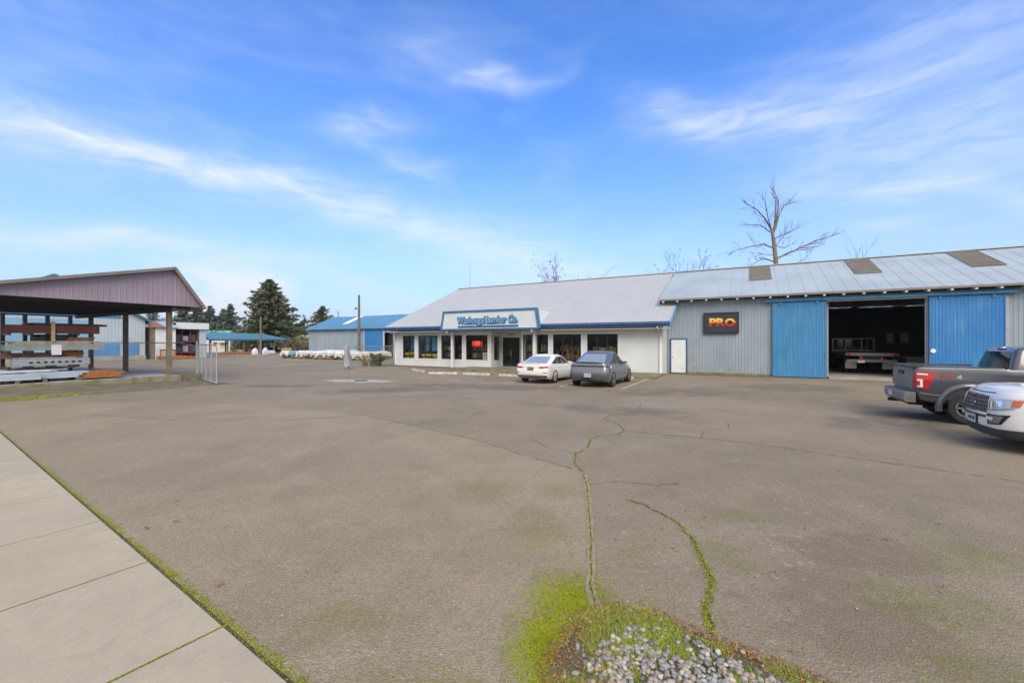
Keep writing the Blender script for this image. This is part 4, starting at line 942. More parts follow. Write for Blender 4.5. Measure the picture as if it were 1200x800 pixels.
for v in (10.62, 3.6):
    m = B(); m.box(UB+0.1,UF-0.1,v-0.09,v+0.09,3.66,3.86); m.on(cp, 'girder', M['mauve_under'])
    for u in (-26.7,-32.1,-37.4):
        m = B(); m.box(u-0.105,u+0.105,v-0.105,v+0.105,0.33,3.66); m.on(cp, 'post', M['post_wood'], bevel=0.015)
m = B(); m.box(-40.5,-26.2,2.0,11.0,-0.05,0.33); struct(m.alone('canopy_slab', M['concrete'], -33, 7))
m = B(); n = 44; rr = random.Random(9)
for k in range(n):
    a, b_ = 2.0+(10.9-2.0)*k/n, 2.0+(10.9-2.0)*(k+1)/n; m.box(-26.2,-25.98+rr.uniform(-0.015,0.02),a,b_,-0.05,0.345+rr.uniform(-0.03,0.015))
struct(m.alone('retaining_kerb', M['slab_edge'], -26, 7))
o = B(); o.box(-26.25,-25.9,10.93,11.78,-0.03,0.37); o = o.alone('concrete_block', M['post_wood'], -26.1, 11.35, bevel=0.02); tag(o, 'dark weathered timber block lying between the canopy kerb and the gate', 'block')
m = B(); nn = 26
vs = []
for i in range(nn+1):
    v = 1.0+i*(11.6-1.0)/nn; hh = 0.24*max(0,min(1,(11.3-v)/6))
    for j in range(9):
        q = j/8; u = -25.95+q*3.2; vs.append((u, v, hh*(1-q)**1.4*(1+0.2*math.sin(v*2+j)) + 0.006))
m.add(vs, [(i*9+j, i*9+j+1, (i+1)*9+j+1, (i+1)*9+j) for i in range(nn) for j in range(8)])
struct(m.alone('dirt_verge', mat('verge_dirt', (0.17,0.145,0.115), 0.95, 0.12, 1.5, col2=(0.12,0.11,0.055), bump=0.01, bscale=20), -25, 7, smooth=60))
mv = MB(); rr = random.Random(21)
for k in range(1500):
    v = rr.gauss(3.6,1.3); u = -23.7+rr.gauss(0,0.5); p = W(u, v)
    tufts(mv, [(p.x,p.y,0.02,0.12)], 0.03, 10, rr, 0.5, 0.9)
struct(mv.build('moss', M['moss'], smooth='keep'), 'yellow green moss on the verge before the canopy', 'stuff')

# lumber rack under the canopy with its loads
rk = thing('lumber_rack', 'dark steel cantilever rack holding beams under the canopy', 'rack', -28.2, 6.6, 0.33)
for v in (5.2, 5.85, 6.55, 7.3):
    m = B(); m.box(-28.35,-28.2,v-0.06,v+0.06,0.33,3.34); 
    m.on(rk, 'upright', M['bronze'])
    for z in (1.02, 1.70, 2.46):
        m = B(); m.box(-28.2,-27.2,v-0.04,v+0.04,z-0.09,z); m.on(rk, 'arm', M['bronze'])
m = B(); m.box(-28.32,-28.24,5.2,7.36,3.28,3.34); m.on(rk, 'top_rail', M['bronze'])
def stack(name, label, cat, mt, v0, v1, z0, z1, u0=-27.75, u1=-27.2, rows=2, colz=2, seed=1, jag=0.2, group='loads on the lumber rack', part='board'):
    o = thing(name, label, cat, (u0+u1)/2, (v0+v1)/2, z0, group); rr = random.Random(seed)
    for i in range(rows):
        for j in range(colz):
            m = B(); a = v0+rr.uniform(0,jag); b_ = v1-rr.uniform(0,jag)
            m.box(u0+(u1-u0)*j/colz+0.004,u0+(u1-u0)*(j+1)/colz-0.004,a,b_,z0+(z1-z0)*i/rows+0.003,z0+(z1-z0)*(i+1)/rows-0.003)
            m.on(o, part, M[mt], bevel=0.006)
    return o
stack('timber_load', 'oxblood painted timber beams on the top arms of the rack', 'timber', 'oxblood_timber', 5.0,8.15,2.46,2.82,rows=1,colz=2,seed=3)
stack('timber_load', 'thin dark boards lying on the oxblood beams at the top of the rack', 'timber', 'bronze', 5.7,8.5,2.825,2.92,rows=2,colz=2,seed=31,jag=0.5,u0=-28.1)
stack('timber_load', 'long grey green laminated beam with tan top on the middle arms', 'timber', 'green_timber', 5.0,8.25,1.71,1.98,rows=1,colz=2,seed=4)
stack('timber_load', 'tan boards on top of the grey green beam in the middle of the rack', 'timber', 'tan_wood', 5.0,8.1,1.985,2.11,rows=2,colz=3,seed=5,jag=0.4)
stack('timber_load', 'short brown boards under the middle arms of the rack', 'timber', 'brown_wood', 4.9,7.3,1.36,1.6,u0=-28.15,u1=-27.5,rows=2,colz=3,seed=6,jag=0.5)
o = thing('steel_channel', 'galvanised steel channel with a row of slots on the lowest arms', 'steel channel', -27.45, 6.4, 1.03, 'loads on the lumber rack')
m = B(); m.box(-27.7,-27.2,5.3,7.7,1.03,1.33); m.on(o, 'channel', M['galv'], bevel=0.02)
for k in range(8): m = B(); m.box(-27.206,-27.194,5.75+k*0.22,5.86+k*0.22,1.14,1.22); m.on(o, 'slot', M['black'])
m = B(); m.box(-27.203,-27.192,6.42,6.74,1.50,1.95); o = m.alone('paper_notice', M['paper'], -27.2, 6.6, 1.5); tag(o, 'white paper notice hung on the front of the lumber rack', 'notice')
stack('sheet_bundle', 'pale grey sheet metal bundle on the ground before the rack', 'bundle', 'pale_wall', 3.6,6.0,0.47,0.72,u0=-27.6,u1=-26.6,rows=3,colz=1,seed=7)
stack('sheet_bundle', 'pale grey sheet metal bundle next to the orange boards', 'bundle', 'pale_wall', 5.6,7.7,0.47,0.74,u0=-27.9,u1=-26.9,rows=3,colz=1,seed=8,jag=0.5)
o = stack('board_pile', 'orange stained boards spilling off the end of the ground bundles', 'boards', 'orange_wood', 7.35,8.9,0.40,0.72,u0=-27.7,u1=-26.7,rows=4,colz=3,seed=9,jag=0.6)
stack('timber_load', 'dark short timbers filling the gap below the oxblood beams', 'timber', 'bronze', 5.9,7.5,2.12,2.42,u0=-28.15,u1=-27.6,rows=2,colz=2,seed=51,jag=0.3)
stack('timber_load', 'orange brown boards under the grey green beam beside the paper notice', 'timber', 'orange_wood', 6.75,7.6,1.36,1.69,u0=-28.1,u1=-27.55,rows=3,colz=2,seed=52,jag=0.1)
stack('timber_load', 'tan upright board leaning at the middle of the rack top', 'timber', 'tan_wood', 6.40,6.52,2.12,3.0,u0=-27.18,u1=-27.10,rows=1,colz=1,seed=53,jag=0.0)
stack('trim_load', 'pale metal trim lengths lying on the slotted steel channel', 'trim', 'galv', 5.1,7.4,1.335,1.40,u0=-27.7,u1=-27.3,rows=1,colz=3,seed=54,jag=0.4)
stack('timber_load', 'short dark brown blocks stacked on the tan boards near the rack end', 'timber', 'brown_wood', 6.9,8.0,2.12,2.30,u0=-27.7,u1=-27.3,rows=2,colz=2,seed=55,jag=0.3)
stack('trim_load', 'white trim lengths on the ground bundles below the slotted channel', 'trim', 'wrap', 4.3,7.0,0.76,0.86,u0=-27.75,u1=-27.2,rows=2,colz=3,seed=56,jag=0.6)
stack('timber_load', 'grey weathered boards between the slotted channel and the ground', 'timber', 'green_timber', 5.2,7.5,0.88,0.95,u0=-28.1,u1=-27.7,rows=1,colz=2,seed=57,jag=0.3)
stack('timber_load', 'brown round ended timbers poking out at the edge of the rack', 'timber', 'orange_wood', 2.9,5.0,2.15,2.42,u0=-27.9,rows=2,colz=3,seed=12)
stack('sheet_bundle', 'white wrapped trim bundle behind the ground sheets', 'bundle', 'wrap', 4.6,7.2,0.40,0.9,u0=-28.15,u1=-27.95,rows=2,colz=1,seed=13)
for k, v in enumerate((4.0,5.3,6.1,7.2)):
    m = B(); m.box(-27.9,-26.6,v-0.06,v+0.06,0.33,0.465); o = m.alone('skid', M['post_wood'], -27.2, v, 0.33); tag(o, ('first','second','third','last')[k]+' timber skid under the ground bundles, counting towards the gate', 'skid', 'skids under the ground bundles')

# chain-link fences and gate
def link_mesh(m, p0, p1, z0, z1, pitch=0.10, r=0.0022):
    p0, p1 = Vector((*p0,0)), Vector((*p1,0)); Ln = (p1-p0).length; H = z1-z0; d = (p1-p0)/Ln; k = -H
    while k < Ln:
        for s_ in (1, -1):
            a, b_ = max(k, 0), min(k+H, Ln)
            if b_ <= a: continue
            za_, zb_ = (z0+(a-k), z0+(b_-k)) if s_ == 1 else (z1-(a-k), z1-(b_-k))
            m.beam(p0+d*a+Vector((0,0,za_)), p0+d*b_+Vector((0,0,zb_)), r*2, r*2)
        k += pitch*1.414
fe = thing('chain_link_fence', 'long chain link fence with a thin top rail running back beside the canopy', 'fence', -33, 11.95, 0)
m = B(); m.tube([(-46,11.95,2.02),(-28.6,11.95,2.02),(-27.5,12.2,1.82)], 0.028, 8); m.on(fe, 'top_rail', M['galv'], smooth=60)
for u in (-30.1,-36.4,-42.0): m = B(); m.tube([(u,11.95,0),(u,11.95,2.06)],0.02,8); m.on(fe, 'fence_post', M['galv'], smooth=60)
m = B(); link_mesh(m,(-46,11.95),(-28.6,11.95),0.05,2.0,0.15,0.0014); m.on(fe, 'mesh', M['galv'])
ga = thing('chain_link_gate', 'open chain link gate leaf of pale tubes standing at the canopy corner', 'gate', -27.4, 12.25, 0)
gp0, gp1 = (-27.45,12.25), (-22.45,10.85)
def gpt(q, z): return (gp0[0]+(gp1[0]-gp0[0])*q, gp0[1]+(gp1[1]-gp0[1])*q, z)
m = B(); m.tube([gpt(-0.02,0),gpt(-0.02,2.12)],0.055,10); m.on(ga, 'gate_post', M['galv'], smooth=60)
for q, nm in ((0.03,'stile'),(1.0,'stile'),(0.27,'bar'),(0.5,'bar'),(0.75,'bar')):
    m = B(); m.tube([gpt(q,0.08),gpt(q,1.94)],0.034 if nm == 'stile' else 0.026,8); m.on(ga, nm, M['galv'], smooth=60)
for z in (0.08, 1.94): m = B(); m.tube([gpt(0.03,z),gpt(1,z)],0.034,8); m.on(ga, 'rail', M['galv'], smooth=60)
m = B(); link_mesh(m,gpt(0.03,0)[:2],gpt(1,0)[:2],0.1,1.92,0.11,0.0013); m.on(ga, 'mesh', M['galv'])
fe = thing('chain_link_fence', 'short chain link fence between the wrapped gate post and the shop corner', 'fence', -27.2, 25, 0)
fa, fb = (-26.95,22.4), (-27.7,28.0)
m = B(); m.tube([(*fa,1.66),(*fb,1.70)],0.03,8); m.on(fe, 'top_rail', M['galv'], smooth=60)
m = B(); m.tube([(-27.7,28.0,0),(-27.7,28.0,1.76)],0.035,8); m.on(fe, 'fence_post', M['galv'], smooth=60)
m = B(); link_mesh(m,fa,fb,0.05,1.66,0.12); m.on(fe, 'mesh', M['galv'])
bo = thing('gate_post', 'tall gate post wrapped in loose pale grey sheeting', 'gate post', -26.9, 22.2, 0)
m = B(); m.tube([(-27.0,22.3,0),(-27.0,22.3,1.95)],0.06,10); m.tube([(-26.8,22.0,0),(-26.8,22.0,1.6)],0.05,10); m.on(bo, 'post', M['galv'], smooth=60)
m = B(); rr = random.Random(3); pts = []; 
rings = []
for i in range(12):
    z = 0.18+i*0.15; row = []
    for k in range(14):
        a = 2*math.pi*k/14; q = (0.30-0.10*i/11)*(1+0.18*math.sin(3*a+i*0.7)+rr.uniform(-0.08,0.08))
        row.append((-26.9+math.cos(a)*q*0.75-0.012*i, 22.15+math.sin(a)*q*0.9, z))
    rings += row
m.add(rings, [(i*14+k, i*14+(k+1)%14, (i+1)*14+(k+1)%14, (i+1)*14+k) for i in range(11) for k in range(14)] + [tuple(range(13,-1,-1)), tuple(range(154,168))])
m.on(bo, 'wrapping', mat('grey_sheet', (0.34,0.355,0.38), 0.6, 0.08, 3, bump=0.01, bscale=12), smooth=80)

# ------------------------------------------------------------------ foliage helpers
def rvec(rr): 
    while True:
        v = Vector((rr.uniform(-1,1), rr.uniform(-1,1), rr.uniform(-1,1)))
        if 0.05 < v.length < 1: return v.normalized()
def leaf_tri(mb, p, s, rr, d=None):
    a = (d + rvec(rr)*0.6).normalized() if d is not None else rvec(rr); b = a.cross(rvec(rr)).normalized()
    mb.add([p-a*s*0.5-b*s*0.22, p-a*s*0.4+b*s*0.25, p+a*s*0.6], [(0,1,2)], rr.random())
def conifer(label, x, y, h, r, mt='needles', group=None, seed=1, levels=34, per=11, s=0.42, base=0.10, clumps=9, taper=0.85, lean=0.0):
    rr = random.Random(seed); o = thing('conifer', label, 'tree', group=group, world=(x, y, 0))
    m = MB(); m.tube([(0,0,-0.1),(0,0,h*0.4),(0,0,h*0.98)], [h*0.022,h*0.014,0.02], 8); m.build('trunk', M['bark'], o, smooth=60)
    m = MB()
    for i in range(levels):
        q = i/(levels-1); z = h*(base+(0.985-base)*q); L = r*(1-q)**taper*(0.9+0.25*math.sin(i*2.3)) + 0.12
        for k in range(max(4, int(per*(1-0.45*q)))):
            a = rr.uniform(0, 6.283); Lk = L*rr.uniform(0.62,1.18)
            if rr.random() < 0.06: Lk *= 1.25
            d = Vector((math.cos(a), math.sin(a), rr.uniform(-0.28,0.05)+0.35*q)).normalized(); nC = max(3, int(clumps*(0.35+Lk/r)))
            for c in range(nC):
                tq = ((c+rr.random())/nC)**0.8; p = Vector((0,0,z)) + d*Lk*tq + Vector((0,0,-0.10*Lk*tq*tq+0.16*Lk*max(0,tq-0.7)))
                for e in range(3):
                    leaf_tri(m, p+rvec(rr)*s*0.45*(1.1-0.5*tq), s*rr.uniform(0.6,1.3), rr, d+Vector((0,0,-0.25)))
    m.build('crown', M[mt], o, smooth='keep')
    return o
def branch(mb, p, d, L, r, depth, rr, kids=3, spread=0.6, up=0.15, tips=None, seg=4):
    pts = [p]; rad = [r]; dd = d.copy()
    for i in range(seg):
        dd = (dd + rvec(rr)*0.13 + Vector((0,0,up*0.25))).normalized(); pts.append(pts[-1]+dd*L/seg); rad.append(r*(1-0.6*(i+1)/seg))
    mb.tube(pts, rad, 6 if r > 0.05 else 4, cap=False)
    if depth == 0:
        if tips is not None: tips.append(pts[-1])
        return
    for k in range(kids):
        q = rr.uniform(0.35, 1.0); i = min(seg-1, int(q*seg)); p2 = pts[i].lerp(pts[i+1], q*seg-i)
        nd = (dd + rvec(rr)*spread).normalized(); branch(mb, p2, nd, L*rr.uniform(0.45,0.75), max(0.012, rad[i]*0.6), depth-1, rr, kids, spread, up, tips, seg)
def leafy(label, x, y, h, r, mt, seed, n=900, s=0.4, name='broadleaf_tree', cat='tree', group=None, z0=0.25):
    rr = random.Random(seed); o = thing(name, label, cat, group=group, world=(x, y, 0))
    m = MB(); tips = []
    m.tube([(0,0,-0.05),(0,0,h*0.35)], [h*0.03+0.01,h*0.02+0.01], 7)
    for k in range(6): branch(m, Vector((0,0,h*0.2)), Vector((rr.gauss(0,0.6),rr.gauss(0,0.6),1)).normalized(), h*0.5, h*0.012+0.008, 1, rr, 3, 0.7, 0.1, tips)
    m.build('trunk', M['bark'], o, smooth=60)
    m = MB(); cl = [(Vector((rr.gauss(0,0.45)*r, rr.gauss(0,0.45)*r, h*(z0+(1-z0)*rr.random()**0.8))), rr.uniform(0.25,0.5)*r) for _ in range(16)]
    for k in range(n):
        c, cr = rr.choice(cl); p = c + rvec(rr)*cr*rr.random()**0.4
        if p.z < 0.02: p.z = abs(p.z)+0.02
        leaf_tri(m, p, s*rr.uniform(0.6,1.3), rr)
    m.build('crown', M[mt], o, smooth='keep'); return o
def at(px, Y): return (px-600)/496*Y

# ------------------------------------------------------------------ buildings of the lumber yard behind
b1 = thing('gable_shed', 'large pale shed with blue gable top and blue doors behind the mauve canopy', 'shed', -70, 15, 0)
u = -61.7; m = B(); m.corr((u,7.2),(u,22.2),0.5,4.6,(1,0),0.3,0.01); m.add([(u,7.2,4.6),(u,22.2,4.6),(u,14.7,8.7)],[(0,1,2)]); m.corr((u,22.2),(-90,22.2),0.5,4.6,(0,1),0.3,0.03); m.corr((-90,7.2),(u,7.2),0.5,4.6,(0,-1),0.3,0.03); m.on(b1, 'wall', M['pale_wall'], smooth='keep')
m = B(); m.box(-90,u+0.06,7.1,22.26,0,0.5); m.on(b1, 'footing', M['concrete'])
m = B(); m.box(u+0.035,u+0.06,17.4,19.9,0.5,1.85); m.box(u+0.035,u+0.06,20.5,21.6,0.5,1.85); m.on(b1, 'dado', M['dado_blue'])
m = B(); m.box(u+0.035,u+0.10,8.5,17.35,0.45,4.4); m.on(b1, 'sliding_door', M['sky_paint'])
m = B(); m.prism([(u+0.035,9.3,4.7),(u+0.035,20.1,4.7),(u+0.035,19.6,5.55),(u+0.035,14.7,8.3),(u+0.035,9.8,5.55)],(0.03,0,0)) ; m.on(b1, 'gable_cladding', M['blue_faded'])
m = B()
for s_, ve in ((1,22.7),(-1,6.7)): m.prism([(u+0.4,ve,4.36),(-90.4,ve,4.36),(-90.4,14.7,8.82),(u+0.4,14.7,8.82)],(0,0,0.09))
m.on(b1, 'roof', M['blue_roof'])
m = B(); m.beam((u+0.42,22.75,4.38),(u+0.42,14.7,8.86),0.06,0.24); m.beam((u+0.42,6.65,4.38),(u+0.42,14.7,8.86),0.06,0.24); m.on(b1, 'verge_board', M['teal_roof'])
b2 = thing('small_shed', 'small white shed with rust red roof and dark weathered end', 'shed', -62, 23.8, 0)
m = B(); m.box(-64.5,-60.8,22.8,24.85,0,3.75); m.on(b2, 'wall', M['white_paint'])
m = B(); m.box(-64.5,-60.78,22.74,22.8,0,3.75); m.on(b2, 'end_boards', M['post_wood'])
m = B(); m.prism([(-60.5,22.4,3.72),(-60.5,23.75,3.72),(-63.6,23.75,4.55),(-63.6,22.4,4.55)],(0,0,0.1)); m.on(b2, 'roof', M['rust_roof'])
m = B(); m.prism([(-60.5,23.76,3.72),(-60.5,25.2,3.72),(-63.6,25.2,4.5),(-63.6,23.76,4.5)],(0,0,0.1)); m.on(b2, 'roof', M['galv_roof'])
b3 = thing('rack_shed', 'open fronted lumber shed with deep white fascia and red shelves', 'shed', -64, 26.8, 0)
m = B(); m.box(-66.5,-66.3,25.0,28.7,0,4.4); m.box(-66.3,-62,24.92,25.05,0,4.4); m.box(-66.3,-62,27.95,28.7,0,4.4); m.on(b3, 'wall', M['pale_wall'])
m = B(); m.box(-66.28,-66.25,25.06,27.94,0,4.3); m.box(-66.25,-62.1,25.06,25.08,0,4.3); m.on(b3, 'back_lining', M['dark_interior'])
m = B(); m.box(-66.7,-61.7,24.85,28.9,4.41,4.47); m.box(-61.85,-61.7,25.3,28.9,3.66,4.41); m.on(b3, 'fascia', M['white_paint'])
for z in (0.7, 2.1): m = B(); m.box(-66.2,-62.05,25.1,27.9,z-0.09,z+0.09); m.on(b3, 'shelf', M['maroon'])
for v in (25.2,26.1,27.0,27.8): m = B(); m.box(-62.3,-62.15,v-0.05,v+0.05,0,3.7); m.on(b3, 'upright', M['maroon'])
for k, (z, lab) in enumerate(((0.80,'grey goods pallet on the lower red shelf of the lumber shed'),(2.20,'grey goods pallet on the upper red shelf of the lumber shed'))):
    o = thing('goods_pallet', lab, 'pallet', -63, 26.6, z); 
    for q in range(3):
        m = B(); m.box(-64,-62.5,25.4+q*0.8,26.1+q*0.8,z,z+0.6+0.2*((q+k)%2)); m.on(o, 'carton', M[('dim_grey','pale_wall','dim_grey')[q]])
stack('timber_bundle', 'long orange timber bundle lying before the small white shed', 'timber', 'orange_wood', 22.5,25.3,0.03,0.42,u0=-60.2,u1=-58.9,rows=2,colz=3,seed=15,group='timber bundles in the yard')
o = thing('sawhorse_frame', 'orange timber frame standing on the bundle by the small white shed', 'frame', -60.4, 23.9, 0)
for v in (23.2,24.6): m = B(); m.box(-60.5,-60.36,v-0.06,v+0.06,0,1.15); m.on(o, 'leg', M['orange_wood'])
m = B(); m.box(-60.5,-60.36,23.14,24.66,1.0,1.16); m.on(o, 'crossbar', M['maroon'])
stack('timber_bundle', 'orange boards spread at the foot of the red shelved shed', 'timber', 'orange_wood', 25.5,27.2,0.03,0.30,u0=-61.6,u1=-60.4,rows=2,colz=3,seed=16,group='timber bundles in the yard',jag=0.6)

b4 = thing('yard_canopy', 'long low canopy with a blue green hipped roof on thin posts', 'canopy', -76, 41, 0)
m = B(); A = [(-73.8,34.7,2.38),(-73.8,47.9,2.44)]
m.prism([(-73.8,34.7,2.38),(-73.8,47.9,2.44),(-77,44.6,3.45),(-77,34.7,3.45)],(0,0,0.08)); m.prism([(-80.2,34.7,2.38),(-80.2,47.9,2.44),(-77,44.6,3.45),(-77,34.7,3.45)],(0,0,0.08)); m.prism([(-73.8,47.9,2.44),(-80.2,47.9,2.44),(-77,44.6,3.45)],(0,0,0.08))
m.on(b4, 'roof', M['teal_roof'])
m = B(); m.beam((-73.78,34.7,2.34),(-73.78,47.9,2.40),0.06,0.22); m.beam((-73.78,34.68,2.36),(-77,34.68,3.5),0.06,0.2); m.on(b4, 'fascia', M['navy_trim'])
for v in (35.0,37.5,40.0,42.6,45.2,47.4):
    for u in (-74.2,-79.8): m = B(); m.box(u-0.09,u+0.09,v-0.09,v+0.09,0,2.4); m.on(b4, 'post', M['pole_wood'])
for i, (v0,v1,h,mt,lab) in enumerate(((35.8,37.4,0.45,'orange_wood','orange boards at the fenced end of the blue green canopy'),(38.2,41.2,0.35,'orange_wood','low orange boards in the middle of the blue green canopy'),(39.0,40.4,0.75,'tan_wood','pale tan lumber stack in the middle of the blue green canopy'),(40.7,41.6,0.85,'brown_wood','brown lumber stack right of the tan one under the blue green canopy'),(42.3,44.3,0.55,'wrap','white wrapped stack under the blue green canopy'),(46.0,47.4,0.95,'tan_wood','tan crate sized lumber stack at the hipped end of the canopy'))):
    stack('yard_stack', lab, 'lumber stack', mt, v0,v1,0.03,h,u0=-75.5 if i in (2,3) else -73.4,u1=-74.4 if i in (2,3) else -72.3,rows=3,colz=2,seed=40+i,group='stacks under the yard canopy')
o = leafy('dark hedge behind the blue green canopy', at(282,88), 88, 3.0, 7.0, 'needles', 77, 2600, 0.6, 'hedge', 'hedge', z0=0.0); o.scale = (1.0,0.3,1)
o = thing('site_cabin', 'pale flat site cabin seen through the posts of the blue green canopy', 'cabin', world=(at(258,84),84,0)); m = MB(); m.box(-2.6,2.6,-1,1,0,2.6); m.build('wall', M['cream'], o); m = MB(); m.box(-2.8,2.8,-1.2,1.2,2.6,2.75); m.build('roof', M['white_paint'], o); m = MB(); m.box(-0.6,0.1,-1.03,-1.0,1.2,1.9); m.build('window', M['dark_glass'], o)
o = thing('green_roofed_shed', 'shed with a pale green metal roof behind the blue green canopy', 'shed', world=(at(258,100),100,0)); m = MB(); m.box(-4.2,4.0,-2,2,0,3.6); m.build('wall', M['pale_wall'], o); m = MB(); m.prism([(-4.6,-2.6,3.5),(4.3,-2.6,3.5),(4.3,0,4.6),(-4.6,0,4.6)],(0,0,0.1)); m.prism([(-4.6,2.6,3.5),(4.3,2.6,3.5),(4.3,0,4.6),(-4.6,0,4.6)],(0,0,0.1)); m.build('roof', M['green_roof'], o)
o = thing('light_pole', 'short bare timber light pole in front of the blue green canopy', 'pole', world=(at(305.5,64),64,0)); m = MB(); m.tube([(0,0,0),(0,0,5.8)],[0.17,0.12],8); m.build('shaft', M['post_wood'], o, smooth=60); m = MB(); m.box(-0.2,0.2,-0.2,0.2,0,0.12); m.build('base_plate', M['concrete'], o)
for k, (px, Y, h, w_, lab) in enumerate(((299,67,1.0,0.55,'white stone sack group by the timber light pole'),(311,66,1.1,0.5,'pale sack with a rounded top right of the timber light pole'))):
    o = leafless = thing('bulk_sack', lab, 'sack', world=(at(px,Y),Y,0)); m = MB()
    prof = [(w_*0.1,0),(w_*0.8,0.02),(w_*0.86,h*0.4),(w_*0.74,h*0.8),(w_*0.3,h)]; m.lathe(prof,'z',5); m.build('bag', M['wrap'], o, smooth=60); m = MB(); m.tube([(-0.2,0,h),(0,0,h+0.2),(0.2,0,h)],0.04,6); m.build('loop', M['wrap_blue'], o)
o = thing('cream_shed', 'low shed with a broad cream roof between the conifer and the blue roofed shed', 'shed', world=(at(353,92),92,0)); m = MB(); m.box(-2.0,2.0,-1,2,0,1.4); m.build('wall', M['pale_wall'], o); m = MB(); m.prism([(-2.2,-1.4,1.3),(2.4,-1.4,1.3),(2.4,1.2,3.4),(-1.9,1.2,3.4)],(0,0,0.1)); m.build('roof', M['cream'], o)
for k, (px, lab) in enumerate(((338,'brown winter hedge at the end of the blue green canopy'),(351,'brown winter hedge under the cream roof'),(360,'brown winter hedge beside the blue roofed shed'))):
    leafy(lab, at(px,82), 82, 2.0, 1.5, 'leaf_brown', 60+k, 900, 0.3, 'hedge', 'hedge', 'winter hedges', 0.0)

b5 = thing('blue_roofed_shed', 'grey ribbed metal shed with bright blue roof and a blue sliding door', 'shed', -45, 39, 0)
v = 38.9; m = B(); m.corr((-55.4,v),(-40.55,v),0,3.85,(0,-1),0.3,0.035); m.corr((-38.9,v),(-28,v),0,3.85,(0,-1),0.3,0.035); m.corr((-40.55,v),(-38.9,v),3.3,3.85,(0,-1),0.3,0.035); m.corr((-55.4,47.1),(-55.4,v),0,3.85,(-1,0),0.3,0.035); m.add([(-55.4,38.9,3.85),(-55.4,47.1,3.85),(-55.4,43,5.7)],[(0,1,2)]); m.corr((-28,47.1),(-55.4,47.1),0,3.85,(0,1),0.3,0.03); m.corr((-28,38.9),(-28,47.1),0,3.85,(1,0),0.3,0.03); m.on(b5, 'wall', M['grey_corrugated'], smooth='keep')
m = B(); roof_slope(m, 38.4, 3.78, 43, 5.78, -55.7, -27.7, -55.7, -27.7, 0.06, 0.5, 0.03, 0.06); roof_slope(m, 47.6, 3.78, 43, 5.78, -55.7, -27.7, -55.7, -27.7, 0.06, 0.5, 0.03, 0.06); m.on(b5, 'roof', M['blue_roof'])
m = B(); sl5 = 2.0/4.6; m.prism([(-49.7,40.0,3.78+1.6*sl5+0.05),(-48.5,40.0,3.78+1.6*sl5+0.05),(-48.5,42.95,3.78+4.55*sl5+0.05),(-49.7,42.95,3.78+4.55*sl5+0.05)],(0,0,0.02)); m.on(b5, 'skylight', M['white_paint'])
m = B(); m.box(-43.8,-40.6,v-0.16,v-0.09,0.05,3.55); m.on(b5, 'sliding_door', M['blue_door'])
m = B(); m.box(-44.1,-43.85,v-0.12,v-0.05,0,3.8); m.box(-40.55,-40.3,v-0.12,v-0.04,0,3.6); m.on(b5, 'door_post', M['pale_wall'])
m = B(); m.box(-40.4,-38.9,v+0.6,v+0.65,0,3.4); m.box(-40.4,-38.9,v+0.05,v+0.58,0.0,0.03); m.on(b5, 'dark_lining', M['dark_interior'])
m = B(); m.box(-40.2,-39.0,v+0.3,v+0.55,0.03,1.3); m.on(b5, 'green_screen', mat('dark_green', (0.02,0.07,0.05), 0.7, 0.1, 3))
m = B(); m.tube([(-54.3,43,5.8),(-54.3,43,6.7)],0.11,8); m.on(b5, 'flue_pipe', M['galv'], smooth=60)
up = thing('utility_pole', 'tall dark utility pole with a small lamp in front of the blue roofed shed', 'pole', -43.4, 37.5, 0)
m = B(); m.tube([(-43.4,37.5,0),(-43.4,37.5,8.0)],[0.19,0.13],10); m.on(up, 'shaft', M['pole_wood'], smooth=60)
m = B(); m.tube([(-43.4,37.5,6.3),(-43.7,37.35,6.4)],0.04,6); m.on(up, 'bracket_arm', M['steel']); m = B(); m.lathe([(0,-0.12),(0.16,-0.12),(0.08,0.14),(0,0.14)],'z',12,(-43.75,37.3,6.3)); m.on(up, 'lamp_head', M['bronze'], smooth=40)

